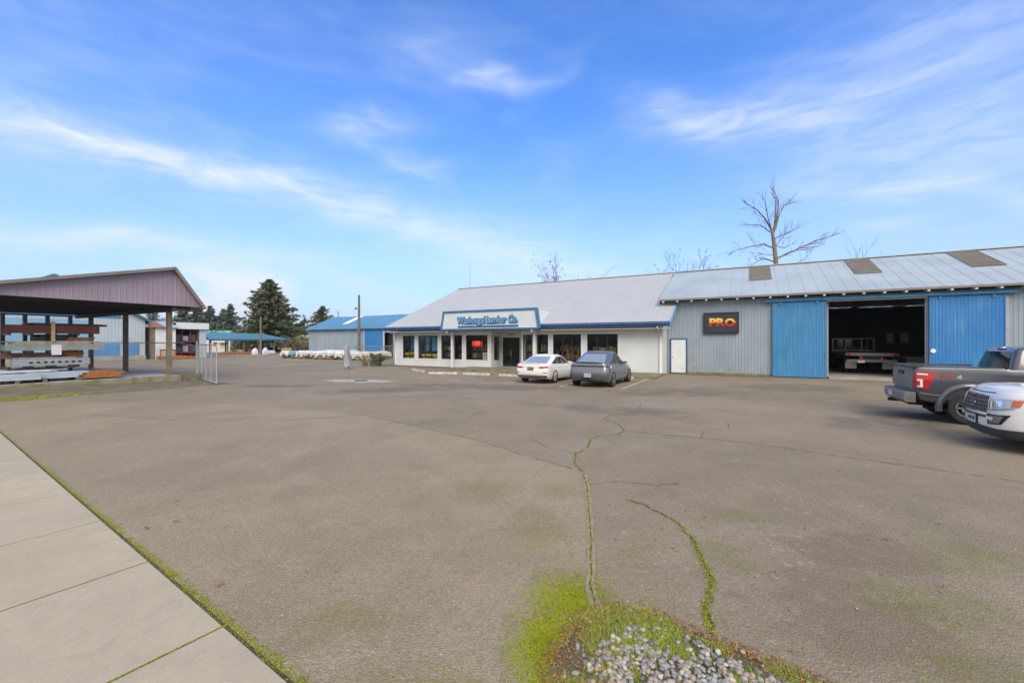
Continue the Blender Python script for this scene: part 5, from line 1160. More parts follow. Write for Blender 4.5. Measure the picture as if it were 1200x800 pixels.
# wrapped lumber packs in a row
rr = random.Random(14); names = ['first','second','third','fourth','fifth','sixth','seventh','eighth','ninth','tenth']
for k in range(10):
    u = -51.0+k*1.58; wv_ = 1.32; blue = k in (1,)
    h = 1.0+rr.uniform(-0.12,0.10); v0 = 32.3+rr.uniform(-0.25,0.2)
    lab = 'blue and white wrapped lumber pack near the canopy end of the row' if k == 1 else ('cream topped wrapped lumber pack at the bush end of the row' if k == 9 else names[k]+' white wrapped lumber pack of the yard row, counting from the conifer end')
    o = thing('lumber_pack', lab, 'lumber pack', u, v0+1.6, 0, 'wrapped lumber packs in the yard')
    nx, nz, ny = 9, 6, 5; m = B()
    def sp(x, y, z):
        bul = 0.05*math.sin(z*3.1)
        return (u+x*(wv_/2)*(1+0.05*math.sin(y*7+z*5+k))+rr.uniform(-0.02,0.02), v0+1.6+y*1.6*(1+0.03*math.sin(x*5+k)), 0.12+z*(h-0.12)*(1+0.05*math.sin(x*4+y*3+k*2)-0.10*x*x))
    # draped wrap: top and four sides from a fine grid, hem uneven
    top = [[sp(-1+2*i/nx, -1+2*j/ny, 1.0) for i in range(nx+1)] for j in range(ny+1)]
    vs = [p for row in top for p in row]; fs = [(j*(nx+1)+i, j*(nx+1)+i+1, (j+1)*(nx+1)+i+1, (j+1)*(nx+1)+i) for j in range(ny) for i in range(nx)]
    per = [(i,0) for i in range(nx+1)] + [(nx,j) for j in range(1,ny+1)] + [(i,ny) for i in range(nx-1,-1,-1)] + [(0,j) for j in range(ny-1,0,-1)]
    prev = [j*(nx+1)+i for i, j in per]; np_ = len(per); cx0, cy0 = u, v0+1.6
    hem = [0.20+0.30*abs(math.sin(q*0.42+k*1.7))**2+ (0.18 if rr.random() < 0.15 else 0) for q in range(np_)]
    for lv in range(1, 5):
        cur = []
        for q, (i, j) in enumerate(per):
            x, y, z = top[j][i]; tz = lv/4; zz = z*(1-tz)+hem[q]*tz; off = 0.06*math.sin(tz*3.0)+0.05*math.sin(q*1.7+lv)
            dx, dy = x-cx0, y-cy0; ln = math.hypot(dx, dy); vs.append((x+dx/ln*off, y+dy/ln*off, zz)); cur.append(len(vs)-1)
        fs += [(prev[q], cur[q], cur[(q+1)%np_], prev[(q+1)%np_]) for q in range(np_)]; prev = cur
    m.add(vs, fs); m.on(o, 'wrap_sheet', M['wrap_blue' if k == 1 else ('cream' if k == 9 else 'wrap')], smooth=70)
    m = B(); m.box(u-wv_*0.44,u+wv_*0.44,v0+0.15,v0+3.05,0.12,0.8); m.on(o, 'lumber', M['tan_wood' if k%3 else 'brown_wood'])
    for q in (-0.4,0.4): m = B(); m.box(u+q*wv_-0.05,u+q*wv_+0.05,v0+0.1,v0+3.1,0,0.12); m.on(o, 'bearer', M['post_wood'])
    if k not in (1,9):
        m = B(); z_ = 0.66
        for q in range(3): m.box(u-0.45+q*0.33,u-0.22+q*0.33,v0-0.10,v0-0.085,z_-0.05*(q%2),z_+0.09)
        m.on(o, 'printed_mark', M['pale_wall'])
# bush and little yellow stand by the shop corner
leafy('dark rounded shrub growing at the left corner of the shop', W(-27.9,26.1).x, W(-27.9,26.1).y, 0.95, 0.62, 'leaf_green', 91, 4200, 0.10, 'shrub', 'shrub', z0=0.05)
o = thing('timber_stand', 'small yellowed timber stand left of the dark shrub', 'stand', -29.0, 25.9, 0)
for du in (-0.5,0.0,0.45):
    m = B(); m.box(-29.0+du-0.05,-29.0+du+0.05,25.85,25.95,0,0.95); m.on(o, 'leg', M['yellow_paint'])
for z in (0.35,0.72): m = B(); m.box(-29.55,-28.5,25.83,25.85,z,z+0.09); m.on(o, 'rail', M['post_wood'])
leafy('small brown weed clump at the foot of the yellow stand', W(-28.9,25.6).x, W(-28.9,25.6).y, 0.5, 0.4, 'leaf_brown', 92, 500, 0.09, 'weed_clump', 'weed', z0=0.0)

# ------------------------------------------------------------------ trees
conifer('tall broad dark conifer behind the blue green canopy', at(316,88), 88, 14.9, 7.2, 'needles', seed=5, levels=46, per=17, s=0.7, clumps=13, base=0.06, taper=0.66)
conifer('lower dark conifer leaning against the tall broad one', at(334,91), 91, 8.4, 3.6, 'needles', seed=6, levels=26, per=12, s=0.55, clumps=9, taper=0.7)
conifer('small open conifer behind the blue roofed shed', at(378,95), 95, 9.9, 4.4, 'needles', seed=8, levels=18, per=10, s=0.7, clumps=8, base=0.3, taper=0.55)
conifer('conifer top behind the small rust roofed shed', at(179,100), 100, 9.6, 3.2, 'needles_haze', seed=9, levels=18, per=9, s=0.6, clumps=7, taper=0.6)
for k, (px, top, r, lab) in enumerate(((217,361,4.6,'wide bluish conifer behind the white fascia of the rack shed'),(231,357,3.2,'pointed bluish conifer above the end of the rack shed'),(246,360,3.4,'bluish conifer left of the pair over the green roof'),(262,364,3.0,'shorter conifer of the pair over the green roof'),(270,358,3.0,'taller conifer of the pair over the green roof'))):
    Y = 118; conifer(lab, at(px,Y), Y, 2.3+(400-top)*Y/496, r*1.45, 'needles_haze', 'distant conifers', 20+k, 26, 12, 0.85, 0.05, 8, 0.7)
leafy('round bright green tree right of the tall conifer', at(350,100), 100, 7.0, 2.0, 'leaf_green', 31, 1400, 0.5)
leafy('bare brown twiggy tree right of the round green tree', at(357,98), 98, 5.4, 1.8, 'leaf_brown', 32, 1000, 0.4)

rr = random.Random(77)
o = thing('bare_tree', 'large dead tree with a broken orange brown trunk behind the warehouse', 'tree', world=(at(912,52),52,0))
m = MB(); k52 = 52/496
def q(px, py, dy=0.0): return Vector(((px-912)*k52, dy, CAM_H-(py-400)*k52))
m.tube([Vector((0,0,-0.1)),q(911,330),q(909,305),q(907,285),q(905,272)], [0.36,0.29,0.255,0.22,0.17], 9)
main = [((905,272),(897,255),(890,246),(882,240),(875,236),.10),((905,272),(899,258),(894,240),(889,230),.08),((906,270),(907,255),(906,240),(902,232),.09),((907,272),(911,255),(914,240),(911,226),(906,218),.11),((909,268),(914,250),(920,240),(926,238),(932,235),.09),
        ((903,272),(895,266),(888,263),(870,263),.08),((908,280),(918,275),(928,270),(938,264),.07),((910,303),(925,296),(937,290),(950,284),(962,281),(976,276),.13),((935,291),(950,291),(968,286),.06),((905,290),(897,285),(880,288),(866,292),(858,296),.09),((908,307),(897,303),(888,306),(876,313),.09),((930,310),(942,303),(948,293),.05),((908,299),(893,298),(880,302),.05),((910,288),(920,290),(931,286),.05),((907,290),(914,280),(917,272),.06)]
for i, br in enumerate(main):
    pts = br[:-1]; r0 = br[-1]; dd = rr.uniform(-1.2,1.2); P = [q(a, b, dd*j/len(pts)) for j, (a, b) in enumerate(pts)]
    fine = []
    for a, b in zip(P[:-1], P[1:]): fine += [a, a.lerp(b, 0.5)+rvec(rr)*0.06]
    fine.append(P[-1]); n = len(fine); m.tube(fine, [r0*(1-0.8*j/(n-1)) for j in range(n)], 6, cap=False)
    for j in range(1, n-1):
        for e in range(2):
            d = (fine[j+1]-fine[j]).normalized(); nd = (d+rvec(rr)*0.75+Vector((0,0,0.25))).normalized()
            branch(m, fine[j], nd, rr.uniform(0.5,1.7), max(0.018, r0*0.25), 1, rr, 3, 0.6, 0.1)
m.build('trunk', M['dead_bark'], o, smooth=60)
def bare(label, px, Y, top, seed, tips_n=0, kids=4, spread=0.55, r=0.10, depth=3, name='bare_tree', group=None, w=1.0, wide=0.0):
    rr = random.Random(seed); h = CAM_H-(top-400)*Y/496; o = thing(name, label, 'tree', group=group, world=(at(px,Y),Y,0)); m = MB(); tips = []
    m.tube([(0,0,-0.1),(rr.gauss(0,0.1),0,h*0.35),(rr.gauss(0,0.2),0,h*0.6)],[r*1.6,r*1.2,r],7)
    for k in range(5):
        d = Vector((rr.gauss(0,0.35+wide),rr.gauss(0,0.35),1)).normalized(); branch(m, Vector((0,0,h*rr.uniform(0.35,0.6))), d, h*0.31*rr.uniform(0.8,1.15), r*0.65, depth-1, rr, kids, spread, 0.12, tips)
    m.build('trunk', M['twig'], o, smooth=60)
    if tips_n:
        m = MB()
        for p in tips:
            if rr.random() < tips_n:
                for e in range(8): leaf_tri(m, p+rvec(rr)*0.16, 0.16*w, rr)
        m.build('crown', M['seed'], o, smooth='keep')  # loose dark seed clusters at the twig tips, no foliage
bare('slender bare tree with dark seed clusters above the silver shop roof', 649, 62, 300, 3, 0.6, 5, 0.5, 0.10, wide=-0.15)
bare('spreading bare tree with dark seed clusters over the roof joint', 797, 62, 300, 14, 0.6, 5, 0.7, 0.11, wide=0.5)
bare('second bare seed tree just right of the one over the roof joint', 818, 64, 302, 15, 0.6, 5, 0.7, 0.10, wide=0.45)
bare('faint bare twig tops above the middle of the shop roof', 690, 66, 315, 16, 0.1, 3, 0.5, 0.05)
bare('thin twig tree at the second roof skylight of the warehouse', 1004, 56, 282, 17, 0.0, 3, 0.35, 0.05, 3)
bare('low twig tree left of the second roof skylight', 985, 58, 296, 18, 0.0, 3, 0.4, 0.04, 2)

# distant wooded hills
m = MB(); rr = random.Random(6); n = 70; vs = []
for i in range(n+1):
    a = R(-75+150*i/n); h = 85+48*math.sin(i*0.33+2.0)+26*math.sin(i*0.9)+12*math.sin(i*2.3)
    for d, hh in ((2500,0),(2900,h*0.6),(3300,h),(3900,0)): vs.append((math.sin(a)*d, math.cos(a)*d, max(-5,hh-5)))
m.add(vs, [(i*4+j, i*4+j+1, (i+1)*4+j+1, (i+1)*4+j) for i in range(n) for j in range(3)])
struct(m.build('hills', M['hill'], smooth=60))

# ------------------------------------------------------------------ vehicles
def lerp_tab(tab, x):
    if x <= tab[0][0]: return tab[0][1]
    for (a, b), (c, d) in zip(tab[:-1], tab[1:]):
        if x <= c:
            q = (x-a)/(c-a); q = q*q*(3-2*q)*0.5+q*0.5; return b+(d-b)*q
    return tab[-1][1]
class Shell:
    """a car body: outline rings in plan stacked from the sill to the shoulder; x forward, y to the left"""
    def __init__(s, levels, zlo, zhi, rc, fc, rbow=0.06, fbow=0.12, crown=0.03, wtab=None):
        s.lv, s.zlo, s.zhi, s.rc, s.fc, s.rb, s.fb, s.crown, s.wt = levels, zlo, zhi, rc, fc, rbow, fbow, crown, wtab
    def par(s, t):
        L = s.lv
        if t <= L[0][0]: return L[0][1:]
        for a, b in zip(L[:-1], L[1:]):
            if t <= b[0]:
                q = (t-a[0])/(b[0]-a[0]); return tuple(x+(y-x)*q for x, y in zip(a[1:], b[1:]))
        return L[-1][1:]
    def pt(s, q, t, side=1, off=0.0):
        if off:
            e = 0.01; p = s.pt(q, t, side); a = s.pt(min(q+e,5), t, side)-s.pt(max(q-e,0), t, side); b = s.pt(q, min(t+e,1), side)-s.pt(q, max(t-e,0), side)
            n = a.cross(b)*side
            if n.length < 1e-9: return p
            n.normalize(); return p - n*off if n.dot(p-Vector((1.3,0,p.z))) < 0 else p + n*off
        xr, xf, w = s.par(t); (rx, ry), (fx, fy) = s.rc, s.fc
        if q <= 1: y = (w-ry)*q; x = xr + s.rb*(y/w)**2
        elif q <= 2: a = (q-1)*math.pi/2; y = w-ry+ry*math.sin(a); x0 = xr+s.rb*((w-ry)/w)**2; x = x0+rx*(1-math.cos(a))
        elif q <= 3: x0 = xr+s.rb*((w-ry)/w)**2+rx; x1 = xf-s.fb*((w-fy)/w)**2-fx; x = x0+(x1-x0)*(q-2); y = w
        elif q <= 4: a = (4-q)*math.pi/2; y = w-fy+fy*math.sin(a); x1 = xf-s.fb*((w-fy)/w)**2; x = x1-fx*(1-math.cos(a))
        else: y = (w-fy)*(5-q); x = xf-s.fb*(y/w)**2
        if s.wt: y *= lerp_tab(s.wt, x)
        z = s.zlo(x, t) + (s.zhi(x)-s.zlo(x, t))*t
        return Vector((x, y*side, z))
    def q_at(s, x, t):
        """side parameter of a given x"""
        lo, hi = 0.0, 5.0
        for _ in range(30):
            m = (lo+hi)/2
            if s.pt(m, t).x < x: lo = m
            else: hi = m
        return (lo+hi)/2
    def mesh(s, mb, nt=10, sp=(7,7,30,7,9)):
        qs = []
        for k, n in enumerate(sp): qs += [k+i/n for i in range(n)]
        qs.append(5.0); qs[0] = 0.0; N = len(qs); ts = [i/(nt-1) for i in range(nt)]; ny = 6
        # closed loop per level: right side (y<0) from the tail to the nose, then left back
        idx = {}
        vs = []
        def add(p): vs.append(p); return len(vs)-1
        for j, t in enumerate(ts):
            for i, q in enumerate(qs):
                p = s.pt(q, t, 1)
                if i in (0, N-1): idx[j,i,1] = idx[j,i,-1] = add(Vector((p.x,0,p.z)))
                else: idx[j,i,1] = add(p); idx[j,i,-1] = add(Vector((p.x,-p.y,p.z)))
        fs = []
        for j in range(nt-1):
            for i in range(N-1):
                fs.append((idx[j,i,1],idx[j,i+1,1],idx[j+1,i+1,1],idx[j+1,i,1])); fs.append((idx[j,i,-1],idx[j+1,i,-1],idx[j+1,i+1,-1],idx[j,i+1,-1]))
        for j, cr, flip in ((nt-1, s.crown, 1), (0, 0.0, -1)):
            rows = []
            for i in range(N):
                a, b = idx[j,i,1], idx[j,i,-1]
                if a == b: rows.append([a]*(ny+1)); continue
                row = [a]
                for k in range(1, ny):
                    f = 1-2*k/ny; p = vs[a]; row.append(add(Vector((p.x, p.y*f, p.z+cr*(1-f*f)*min(1,abs(p.y)/0.5)))))
                rows.append(row+[b])
            for i in range(N-1):
                for k in range(ny):
                    f = []
                    for x in (rows[i][k], rows[i+1][k], rows[i+1][k+1], rows[i][k+1]):
                        if x not in f: f.append(x)
                    if len(f) > 2: fs.append(tuple(f) if flip > 0 else tuple(reversed(f)))
        mb.add(vs, fs)
    def patch(s, mb, poly_q, poly_t, side=1, off=0.012, nq=8, nt=6, skirt=0.03):
        """a panel lying on the body: poly_q = (q0,q1) at bottom and top, poly_t = (t0,t1) at both ends"""
        (q0b,q1b), (q0t,q1t) = poly_q; (t0a,t0b), (t1a,t1b) = poly_t
        P = []; S_ = []
        for j in range(nt+1):
            b = j/nt
            for i in range(nq+1):
                a = i/nq; q = (q0b+(q1b-q0b)*a)*(1-b)+(q0t+(q1t-q0t)*a)*b; t0, t1 = t0a+(t0b-t0a)*a, t1a+(t1b-t1a)*a; t = t0+(t1-t0)*b
                P.append(s.pt(q, t, side, off)); S_.append(s.pt(q, t, side, -skirt))
        n = nq+1; k = len(P)
        fs = [(j*n+i, j*n+i+1, (j+1)*n+i+1, (j+1)*n+i) for j in range(nt) for i in range(nq)]
        per = [i for i in range(n)] + [j*n+nq for j in range(1,nt+1)] + [nt*n+i for i in range(nq-1,-1,-1)] + [j*n for j in range(nt-1,0,-1)]
        vs = P + [S_[i] for i in per]
        for a in range(len(per)): b = (a+1) % len(per); fs.append((per[a], k+a, k+b, per[b]))
        mb.add(vs, fs)
def T_(a): return ((a[0][0],a[1][0]),(a[0][1],a[1][1]))
def cut(o, cutters):
    for c in cutters:
        m = o.modifiers.new('cut', 'BOOLEAN'); m.operation = 'DIFFERENCE'; m.object = c; m.solver = 'EXACT'
    dg = bpy.context.evaluated_depsgraph_get(); me = bpy.data.meshes.new_from_object(o.evaluated_get(dg))
    o.modifiers.clear(); old = o.data; o.data = me; bpy.data.meshes.remove(old)
    for c in cutters: me2 = c.data; bpy.data.objects.remove(c); bpy.data.meshes.remove(me2)
    me.shade_smooth(); me.set_sharp_from_angle(angle=R(38))
def wheel(parent, x, y, r, wd, side, spokes=10, rim='steel', rr_=0.66, dark=True):
    m = MB(); h = wd/2
    m.lathe([(r*rr_,-h*0.8),(r*0.80,-h),(r*0.94,-h*0.95),(r*0.995,-h*0.7),(r,-h*0.3),(r,h*0.3),(r*0.995,h*0.7),(r*0.94,h*0.95),(r*0.80,h),(r*rr_,h*0.8),(r*rr_,-h*0.8)],'y',36)
    w_ = m.build('wheel', M['rubber'], parent, smooth=40); w_.location = (x, y, r)
    m = MB(); s_ = side; R0 = r*rr_
    m.lathe([(R0+0.002,s_*h*0.82),(R0*0.93,s_*h*0.80),(R0*0.9,s_*h*0.3),(R0*0.9,-s_*h*0.5)],'y',36)
    for k in range(spokes):
        a = 2*math.pi*k/spokes; c, q = math.cos(a), math.sin(a)
        m.beam((c*R0*0.12,s_*h*0.62,q*R0*0.12),(c*R0*0.95,s_*h*0.74,q*R0*0.95),R0*1.6/spokes,0.03)
    m.lathe([(0,s_*h*0.72),(R0*0.16,s_*h*0.70),(R0*0.2,s_*h*0.55)],'y',16)
    ri = m.build('rim', M[rim], w_, smooth=40)
    m = MB(); m.lathe([(0,s_*h*0.15),(R0*0.89,s_*h*0.15)],'y',24); m.build('brake_disc', M['black'], w_)
    return w_
def arch_liner(parent, x, y, r, wd, side):
    m = MB(); prof = [(r*math.cos(a), r*math.sin(a)) for a in [math.pi*(-0.08+1.16*i/14) for i in range(15)]]
    a = y-side*wd; b = y-side*0.03
    m.add([(x+p, a, r*0.9+z) for p, z in prof]+[(x+p, b, r*0.9+z) for p, z in prof], [(i,i+1,15+i+1,15+i) for i in range(14)] + [tuple(range(15))])
    m.build('arch_liner', M['black'], parent)
def vehicle(name, label, cat, u, v, head, group=None):
    o = thing(name, label, cat, u, v, 0, group); o.rotation_euler = (0, 0, -YAW + head); return o
def strip_on(sh, mb, t0, t1, q0, q1, side, off=0.006, nq=24): sh.patch(mb, ((q0,q1),(q0,q1)), ((t0,t0),(t1,t1)), side, off, nq, 1, 0.01)
def mcyl(x, y, z, r, y2):
    m = MB(); m.tube([(x,y,z),(x,y2,z)], r, 40); return m.build('cutter', M['black'])
def both(f):
    for s_ in (1,-1): f(s_)

# ---- white sedan
car = vehicle('sedan', 'white four door sedan parked nose to the shop beside a grey crossover', 'car', -9.47, 19.75, math.pi/2)
hi = lambda x: lerp_tab([(-1.05,0.93),(-0.85,1.00),(-0.3,0.985),(0.5,0.93),(1.4,0.90),(2.3,0.90),(2.9,0.83),(3.4,0.72),(3.65,0.60)], x)
lo_ = lambda x, t: lerp_tab([(-1.0,0.34),(-0.5,0.22),(0.3,0.20),(3.0,0.19),(3.7,0.24)], x)
sh = Shell([(0,-0.90,3.50,0.83),(0.10,-0.99,3.60,0.88),(0.30,-1.02,3.66,0.905),(0.55,-1.02,3.64,0.915),(0.72,-0.99,3.55,0.905),(0.88,-1.0,3.48,0.89),(0.97,-1.0,3.40,0.855),(1.0,-0.95,3.30,0.82)], lo_, hi, (0.34,0.24), (0.7,0.42), 0.09, 0.18, 0.02)
m = MB(); sh.mesh(m, 14); body = m.build('body', M['car_white'], car)
cut(body, [mcyl(x,-1.2,0.335,0.40,-0.58) for x in (0,2.70)]+[mcyl(x,0.58,0.335,0.40,1.2) for x in (0,2.70)])
gh = Shell([(0,-0.72,2.52,0.81),(0.35,-0.36,2.16,0.765),(0.7,0.06,1.78,0.70),(0.9,0.34,1.52,0.635),(1.0,0.58,1.34,0.57)], lambda x,t: hi(x)-0.03, lambda x: lerp_tab([(-0.6,1.20),(0.0,1.36),(0.8,1.415),(1.5,1.405),(2.4,1.26)], x), (0.25,0.16), (0.25,0.16), 0.06, 0.10, 0.025)
m = MB(); gh.mesh(m, 10); m.build('roof', M['car_white'], car, smooth=40)
m = MB(); gh.patch(m, ((0,1.05),(0,1.05)), T_(((0.08,0.86),(0.08,0.86))), 1, 0.006, 8, 8, 0.015); gh.patch(m, ((0,1.05),(0,1.05)), T_(((0.08,0.86),(0.08,0.86))), -1, 0.006, 8, 8, 0.015); m.build('rear_window', M['sky_glass'], car, smooth=60)
m = MB(); both(lambda s_: gh.patch(m, ((3.95,5),(3.95,5)), T_(((0.06,0.9),(0.06,0.9))), s_, 0.006, 8, 8, 0.015)); m.build('windscreen', M['dark_glass'], car, smooth=60)
for s_ in (1,-1):
    for a, b in (((2.02,2.30),(2.12,2.30)),((2.33,2.62),(2.33,2.62)),((2.65,3.02),(2.65,2.90))):
        m = MB(); gh.patch(m, (a, b), T_(((0.10,0.80),(0.10,0.80))), s_, 0.006, 8, 6, 0.015); m.build('side_window', M['dark_glass'], car, smooth=60)
    m = MB(); sh.patch(m, ((0.62,1.75),(0.74,1.55)), ((0.70,0.72),(0.84,0.83)), s_, 0.012, 14, 4); m.build('tail_light', M['lens_red'], car, smooth=60)
    m = MB(); sh.patch(m, ((1.0,1.55),(1.0,1.5)), ((0.33,0.36),(0.40,0.40)), s_, 0.006, 8, 2, 0.01); m.build('reflector', M['lens_red'], car, smooth=60)
    m = MB(); sh.patch(m, ((3.35,4.3),(3.4,4.2)), ((0.76,0.74),(0.90,0.86)), s_, 0.008, 10, 4); m.build('headlight', M['lens_clear'], car, smooth=60)
    m = MB(); m.prism([(1.92,s_*0.80,0.93),(2.0,s_*0.80,0.93),(1.99,s_*0.80,1.03),(1.91,s_*0.80,1.02)], (0,s_*0.20,0)); m.build('mirror', M['car_white'], car, bevel=0.02)
    for x in (0.62,1.55):
        m = MB(); q = sh.q_at(x,0.83); strip_on(sh, m, 0.815, 0.845, q-0.05, q+0.03, s_, 0.02, 3); m.build('door_handle', M['car_white'], car)
    m = MB()
    for x in (0.45,1.32,2.2): q = sh.q_at(x,0.5); strip_on(sh, m, 0.12, 0.985, q-0.003, q+0.003, s_, 0.002, 1)
    m.build('door_gap', M['grey_plastic'], car)
m = MB(); both(lambda s_: sh.patch(m, ((0,1.45),(0,1.55)), ((0.02,0.02),(0.17,0.14)), s_, 0.012, 12, 3)); m.build('bumper_insert', M['black'], car, smooth=60)
m = MB(); both(lambda s_: sh.patch(m, ((0,1.2),(0,1.2)), ((0.10,0.10),(0.135,0.135)), s_, 0.03, 12, 2, 0.02)); m.build('bumper_trim', M['chrome'], car, smooth=60)
m = MB(); m.box(-1.045,-1.02,-0.16,0.16,0.685,0.83); pl = m.build('license_plate', M['black'], car); text_on(pl, 'plate_number', 'BKC 4171', M['lens_white'], (-1.047,0,0.757), 0.09, 0.002, width=0.26, rot=(math.pi/2,0,-math.pi/2))
m = MB(); m.tube([(-0.95,-0.55,0.99),(-0.97,0,1.005),(-0.95,0.55,0.99)],0.018,6); m.build('boot_lip', M['car_white'], car, smooth=60)
for s_ in (1,-1):
    for x in (0,2.70): wheel(car, x, s_*0.81, 0.335, 0.22, s_, 10, 'steel'); arch_liner(car, x, s_*0.86, 0.395, 0.3, s_)

# ---- grey crossover
car = vehicle('crossover', 'grey sloping back crossover parked next to the white sedan', 'car', -6.42, 19.35, math.pi/2)
hi = lambda x: lerp_tab([(-1.0,1.02),(-0.78,1.10),(-0.3,1.08),(0.6,1.03),(1.5,0.98),(2.4,0.98),(3.0,0.92),(3.5,0.80),(3.8,0.66)], x)
lo_ = lambda x, t: lerp_tab([(-1.0,0.40),(-0.5,0.24),(0.3,0.22),(3.1,0.21),(3.8,0.26)], x)
sh = Shell([(0,-0.84,3.62,0.86),(0.10,-0.90,3.70,0.92),(0.30,-0.945,3.77,0.955),(0.50,-0.93,3.78,0.965),(0.68,-0.90,3.72,0.955),(0.86,-0.86,3.62,0.93),(0.95,-0.87,3.55,0.90),(1.0,-0.84,3.45,0.865)], lo_, hi, (0.36,0.26), (0.65,0.45), 0.10, 0.2, 0.02)
m = MB(); sh.mesh(m, 14); body = m.build('body', M['car_silver'], car)
cut(body, [mcyl(x,-1.3,0.365,0.455,-0.60) for x in (0,2.89)]+[mcyl(x,0.60,0.365,0.455,1.3) for x in (0,2.89)])
gh = Shell([(0,-0.70,2.78,0.85),(0.3,-0.42,2.40,0.815),(0.6,-0.10,2.02,0.76),(0.86,0.26,1.68,0.69),(1.0,0.56,1.42,0.61)], lambda x,t: hi(x)-0.03, lambda x: lerp_tab([(-0.6,1.30),(0.0,1.50),(0.8,1.615),(1.4,1.62),(2.6,1.42)], x), (0.25,0.18), (0.3,0.18), 0.08, 0.12, 0.03)
m = MB(); gh.mesh(m, 10); m.build('roof', M['car_silver'], car, smooth=40)
m = MB(); both(lambda s_: gh.patch(m, ((0,1.05),(0,1.05)), T_(((0.10,0.9),(0.10,0.9))), s_, 0.006, 8, 8, 0.015)); m.build('rear_window', M['sky_glass'], car, smooth=60)
m = MB(); both(lambda s_: gh.patch(m, ((3.95,5),(3.95,5)), T_(((0.06,0.95),(0.06,0.95))), s_, 0.006, 8, 8, 0.015)); m.build('windscreen', M['dark_glass'], car, smooth=60)
for s_ in (1,-1):
    for a, b, tt_ in (((2.0,2.20),(2.22,2.32),((0.10,0.3),(0.3,0.80))),((2.22,2.50),(2.30,2.50),((0.10,0.10),(0.80,0.82))),((2.54,2.98),(2.54,2.86),((0.10,0.10),(0.82,0.82)))):
        m = MB(); gh.patch(m, (a, b), T_(((0.10,0.82),(0.10,0.82)) if a[0] > 2.1 else ((0.12,0.5),(0.10,0.80))), s_, 0.006, 8, 6, 0.015); m.build('side_window', M['dark_glass'], car, smooth=60)
    m = MB(); sh.patch(m, ((0.70,1.75),(0.78,1.5)), ((0.80,0.78),(0.885,0.90)), s_, 0.012, 14, 3); m.build('tail_light', M['dark_lens'], car, smooth=60)
    m = MB(); sh.patch(m, ((3.3,4.25),(3.4,4.2)), ((0.80,0.76),(0.90,0.84)), s_, 0.008, 10, 3); m.build('headlight', M['lens_clear'], car, smooth=60)
    m = MB(); m.prism([(2.02,s_*0.84,1.01),(2.12,s_*0.84,1.01),(2.10,s_*0.84,1.11),(2.0,s_*0.84,1.10)], (0,s_*0.20,0)); m.build('mirror', M['car_silver'], car, bevel=0.02)
    m = MB()
    for x in (0.50,1.42,2.35): q = sh.q_at(x,0.5); strip_on(sh, m, 0.12, 0.985, q-0.003, q+0.003, s_, 0.002, 1)
    m.build('door_gap', M['black'], car)
    m = MB(); strip_on(sh, m, 0.0, 0.09, 2.12, 2.9, s_, 0.012, 12); m.build('sill_trim', M['grey_plastic'], car, smooth=60)
m = MB(); both(lambda s_: sh.patch(m, ((0,0.72),(0,0.80)), ((0.82,0.82),(0.90,0.90)), s_, 0.008, 8, 3)); m.build('tailgate_recess', M['black'], car, smooth=60)
m = MB(); both(lambda s_: sh.patch(m, ((0,1.6),(0,1.7)), ((0.02,0.02),(0.42,0.40)), s_, 0.008, 14, 4)); m.build('bumper_insert', M['shaded_bumper'], car, smooth=60)  # lower bumper, with its shade painted in
m = MB(); both(lambda s_: sh.patch(m, ((0,1.3),(0,1.35)), ((0.43,0.43),(0.47,0.47)), s_, 0.016, 12, 2)); m.build('bumper_trim', M['car_silver'], car, smooth=60)
m = MB(); m.tube([(-0.70,-0.66,1.115),(-0.82,-0.3,1.145),(-0.83,0.3,1.145),(-0.70,0.66,1.115)],0.028,6); m.build('spoiler', M['black'], car, smooth=60)
m = MB(); m.box(-0.985,-0.945,-0.18,0.14,0.49,0.65); pl = m.build('license_plate', M['plate'], car); text_on(pl, 'plate_number', 'CJL 0862', M['ink'], (-0.988,-0.02,0.57), 0.09, 0.002, width=0.26, rot=(math.pi/2,0,-math.pi/2))
m = MB(); m.box(-1.05,-0.88,-0.04,0.04,0.33,0.41); m.lathe([(0,0.41),(0.026,0.43),(0.026,0.46),(0,0.475)],'z',12,(-1.02,0,0)); m.box(-0.96,-0.93,-0.3,0.32,0.33,0.40); m.build('tow_hitch', M['black'], car)
m = MB(); sh.patch(m, ((sh.q_at(-0.46,0.85),sh.q_at(-0.27,0.85)),(sh.q_at(-0.44,0.85),sh.q_at(-0.29,0.85))), ((0.78,0.78),(0.90,0.90)), -1, 0.008, 4, 4); m.build('white_patch', M['lens_white'], car, smooth=60)  # white patch on the right rear corner, behind the tail light
for s_ in (1,-1):
    for x in (0,2.89): wheel(car, x, s_*0.85, 0.365, 0.25, s_, 5, 'bumper_grey', 0.72); arch_liner(car, x, s_*0.91, 0.44, 0.32, s_)

# ---- grey pickup, tail to the left
car = vehicle('pickup_truck', 'dark grey pickup truck with red tail light parked before the blue sliding door', 'truck', 4.82, 15.85, 0.0)
hi = lambda x: lerp_tab([(-1.2,1.43),(0.64,1.43),(0.72,1.40),(3.2,1.36),(3.7,1.30),(4.4,1.24),(4.8,1.10)], x)
lo_ = lambda x, t: lerp_tab([(-1.2,0.62),(-0.6,0.52),(0.6,0.42),(3.4,0.42),(4.6,0.45)], x)
sh = Shell([(0,-0.98,4.55,0.95),(0.08,-1.02,4.62,0.985),(0.35,-1.06,4.68,1.005),(0.62,-1.065,4.66,1.01),(0.80,-1.06,4.60,0.995),(0.95,-1.05,4.52,0.985),(1.0,-1.035,4.46,0.965)], lo_, hi, (0.07,0.07), (0.45,0.4), 0.03, 0.16, 0.0)
m = MB(); sh.mesh(m, 14, (5,6,44,7,9)); body = m.build('body', M['truck_grey'], car)
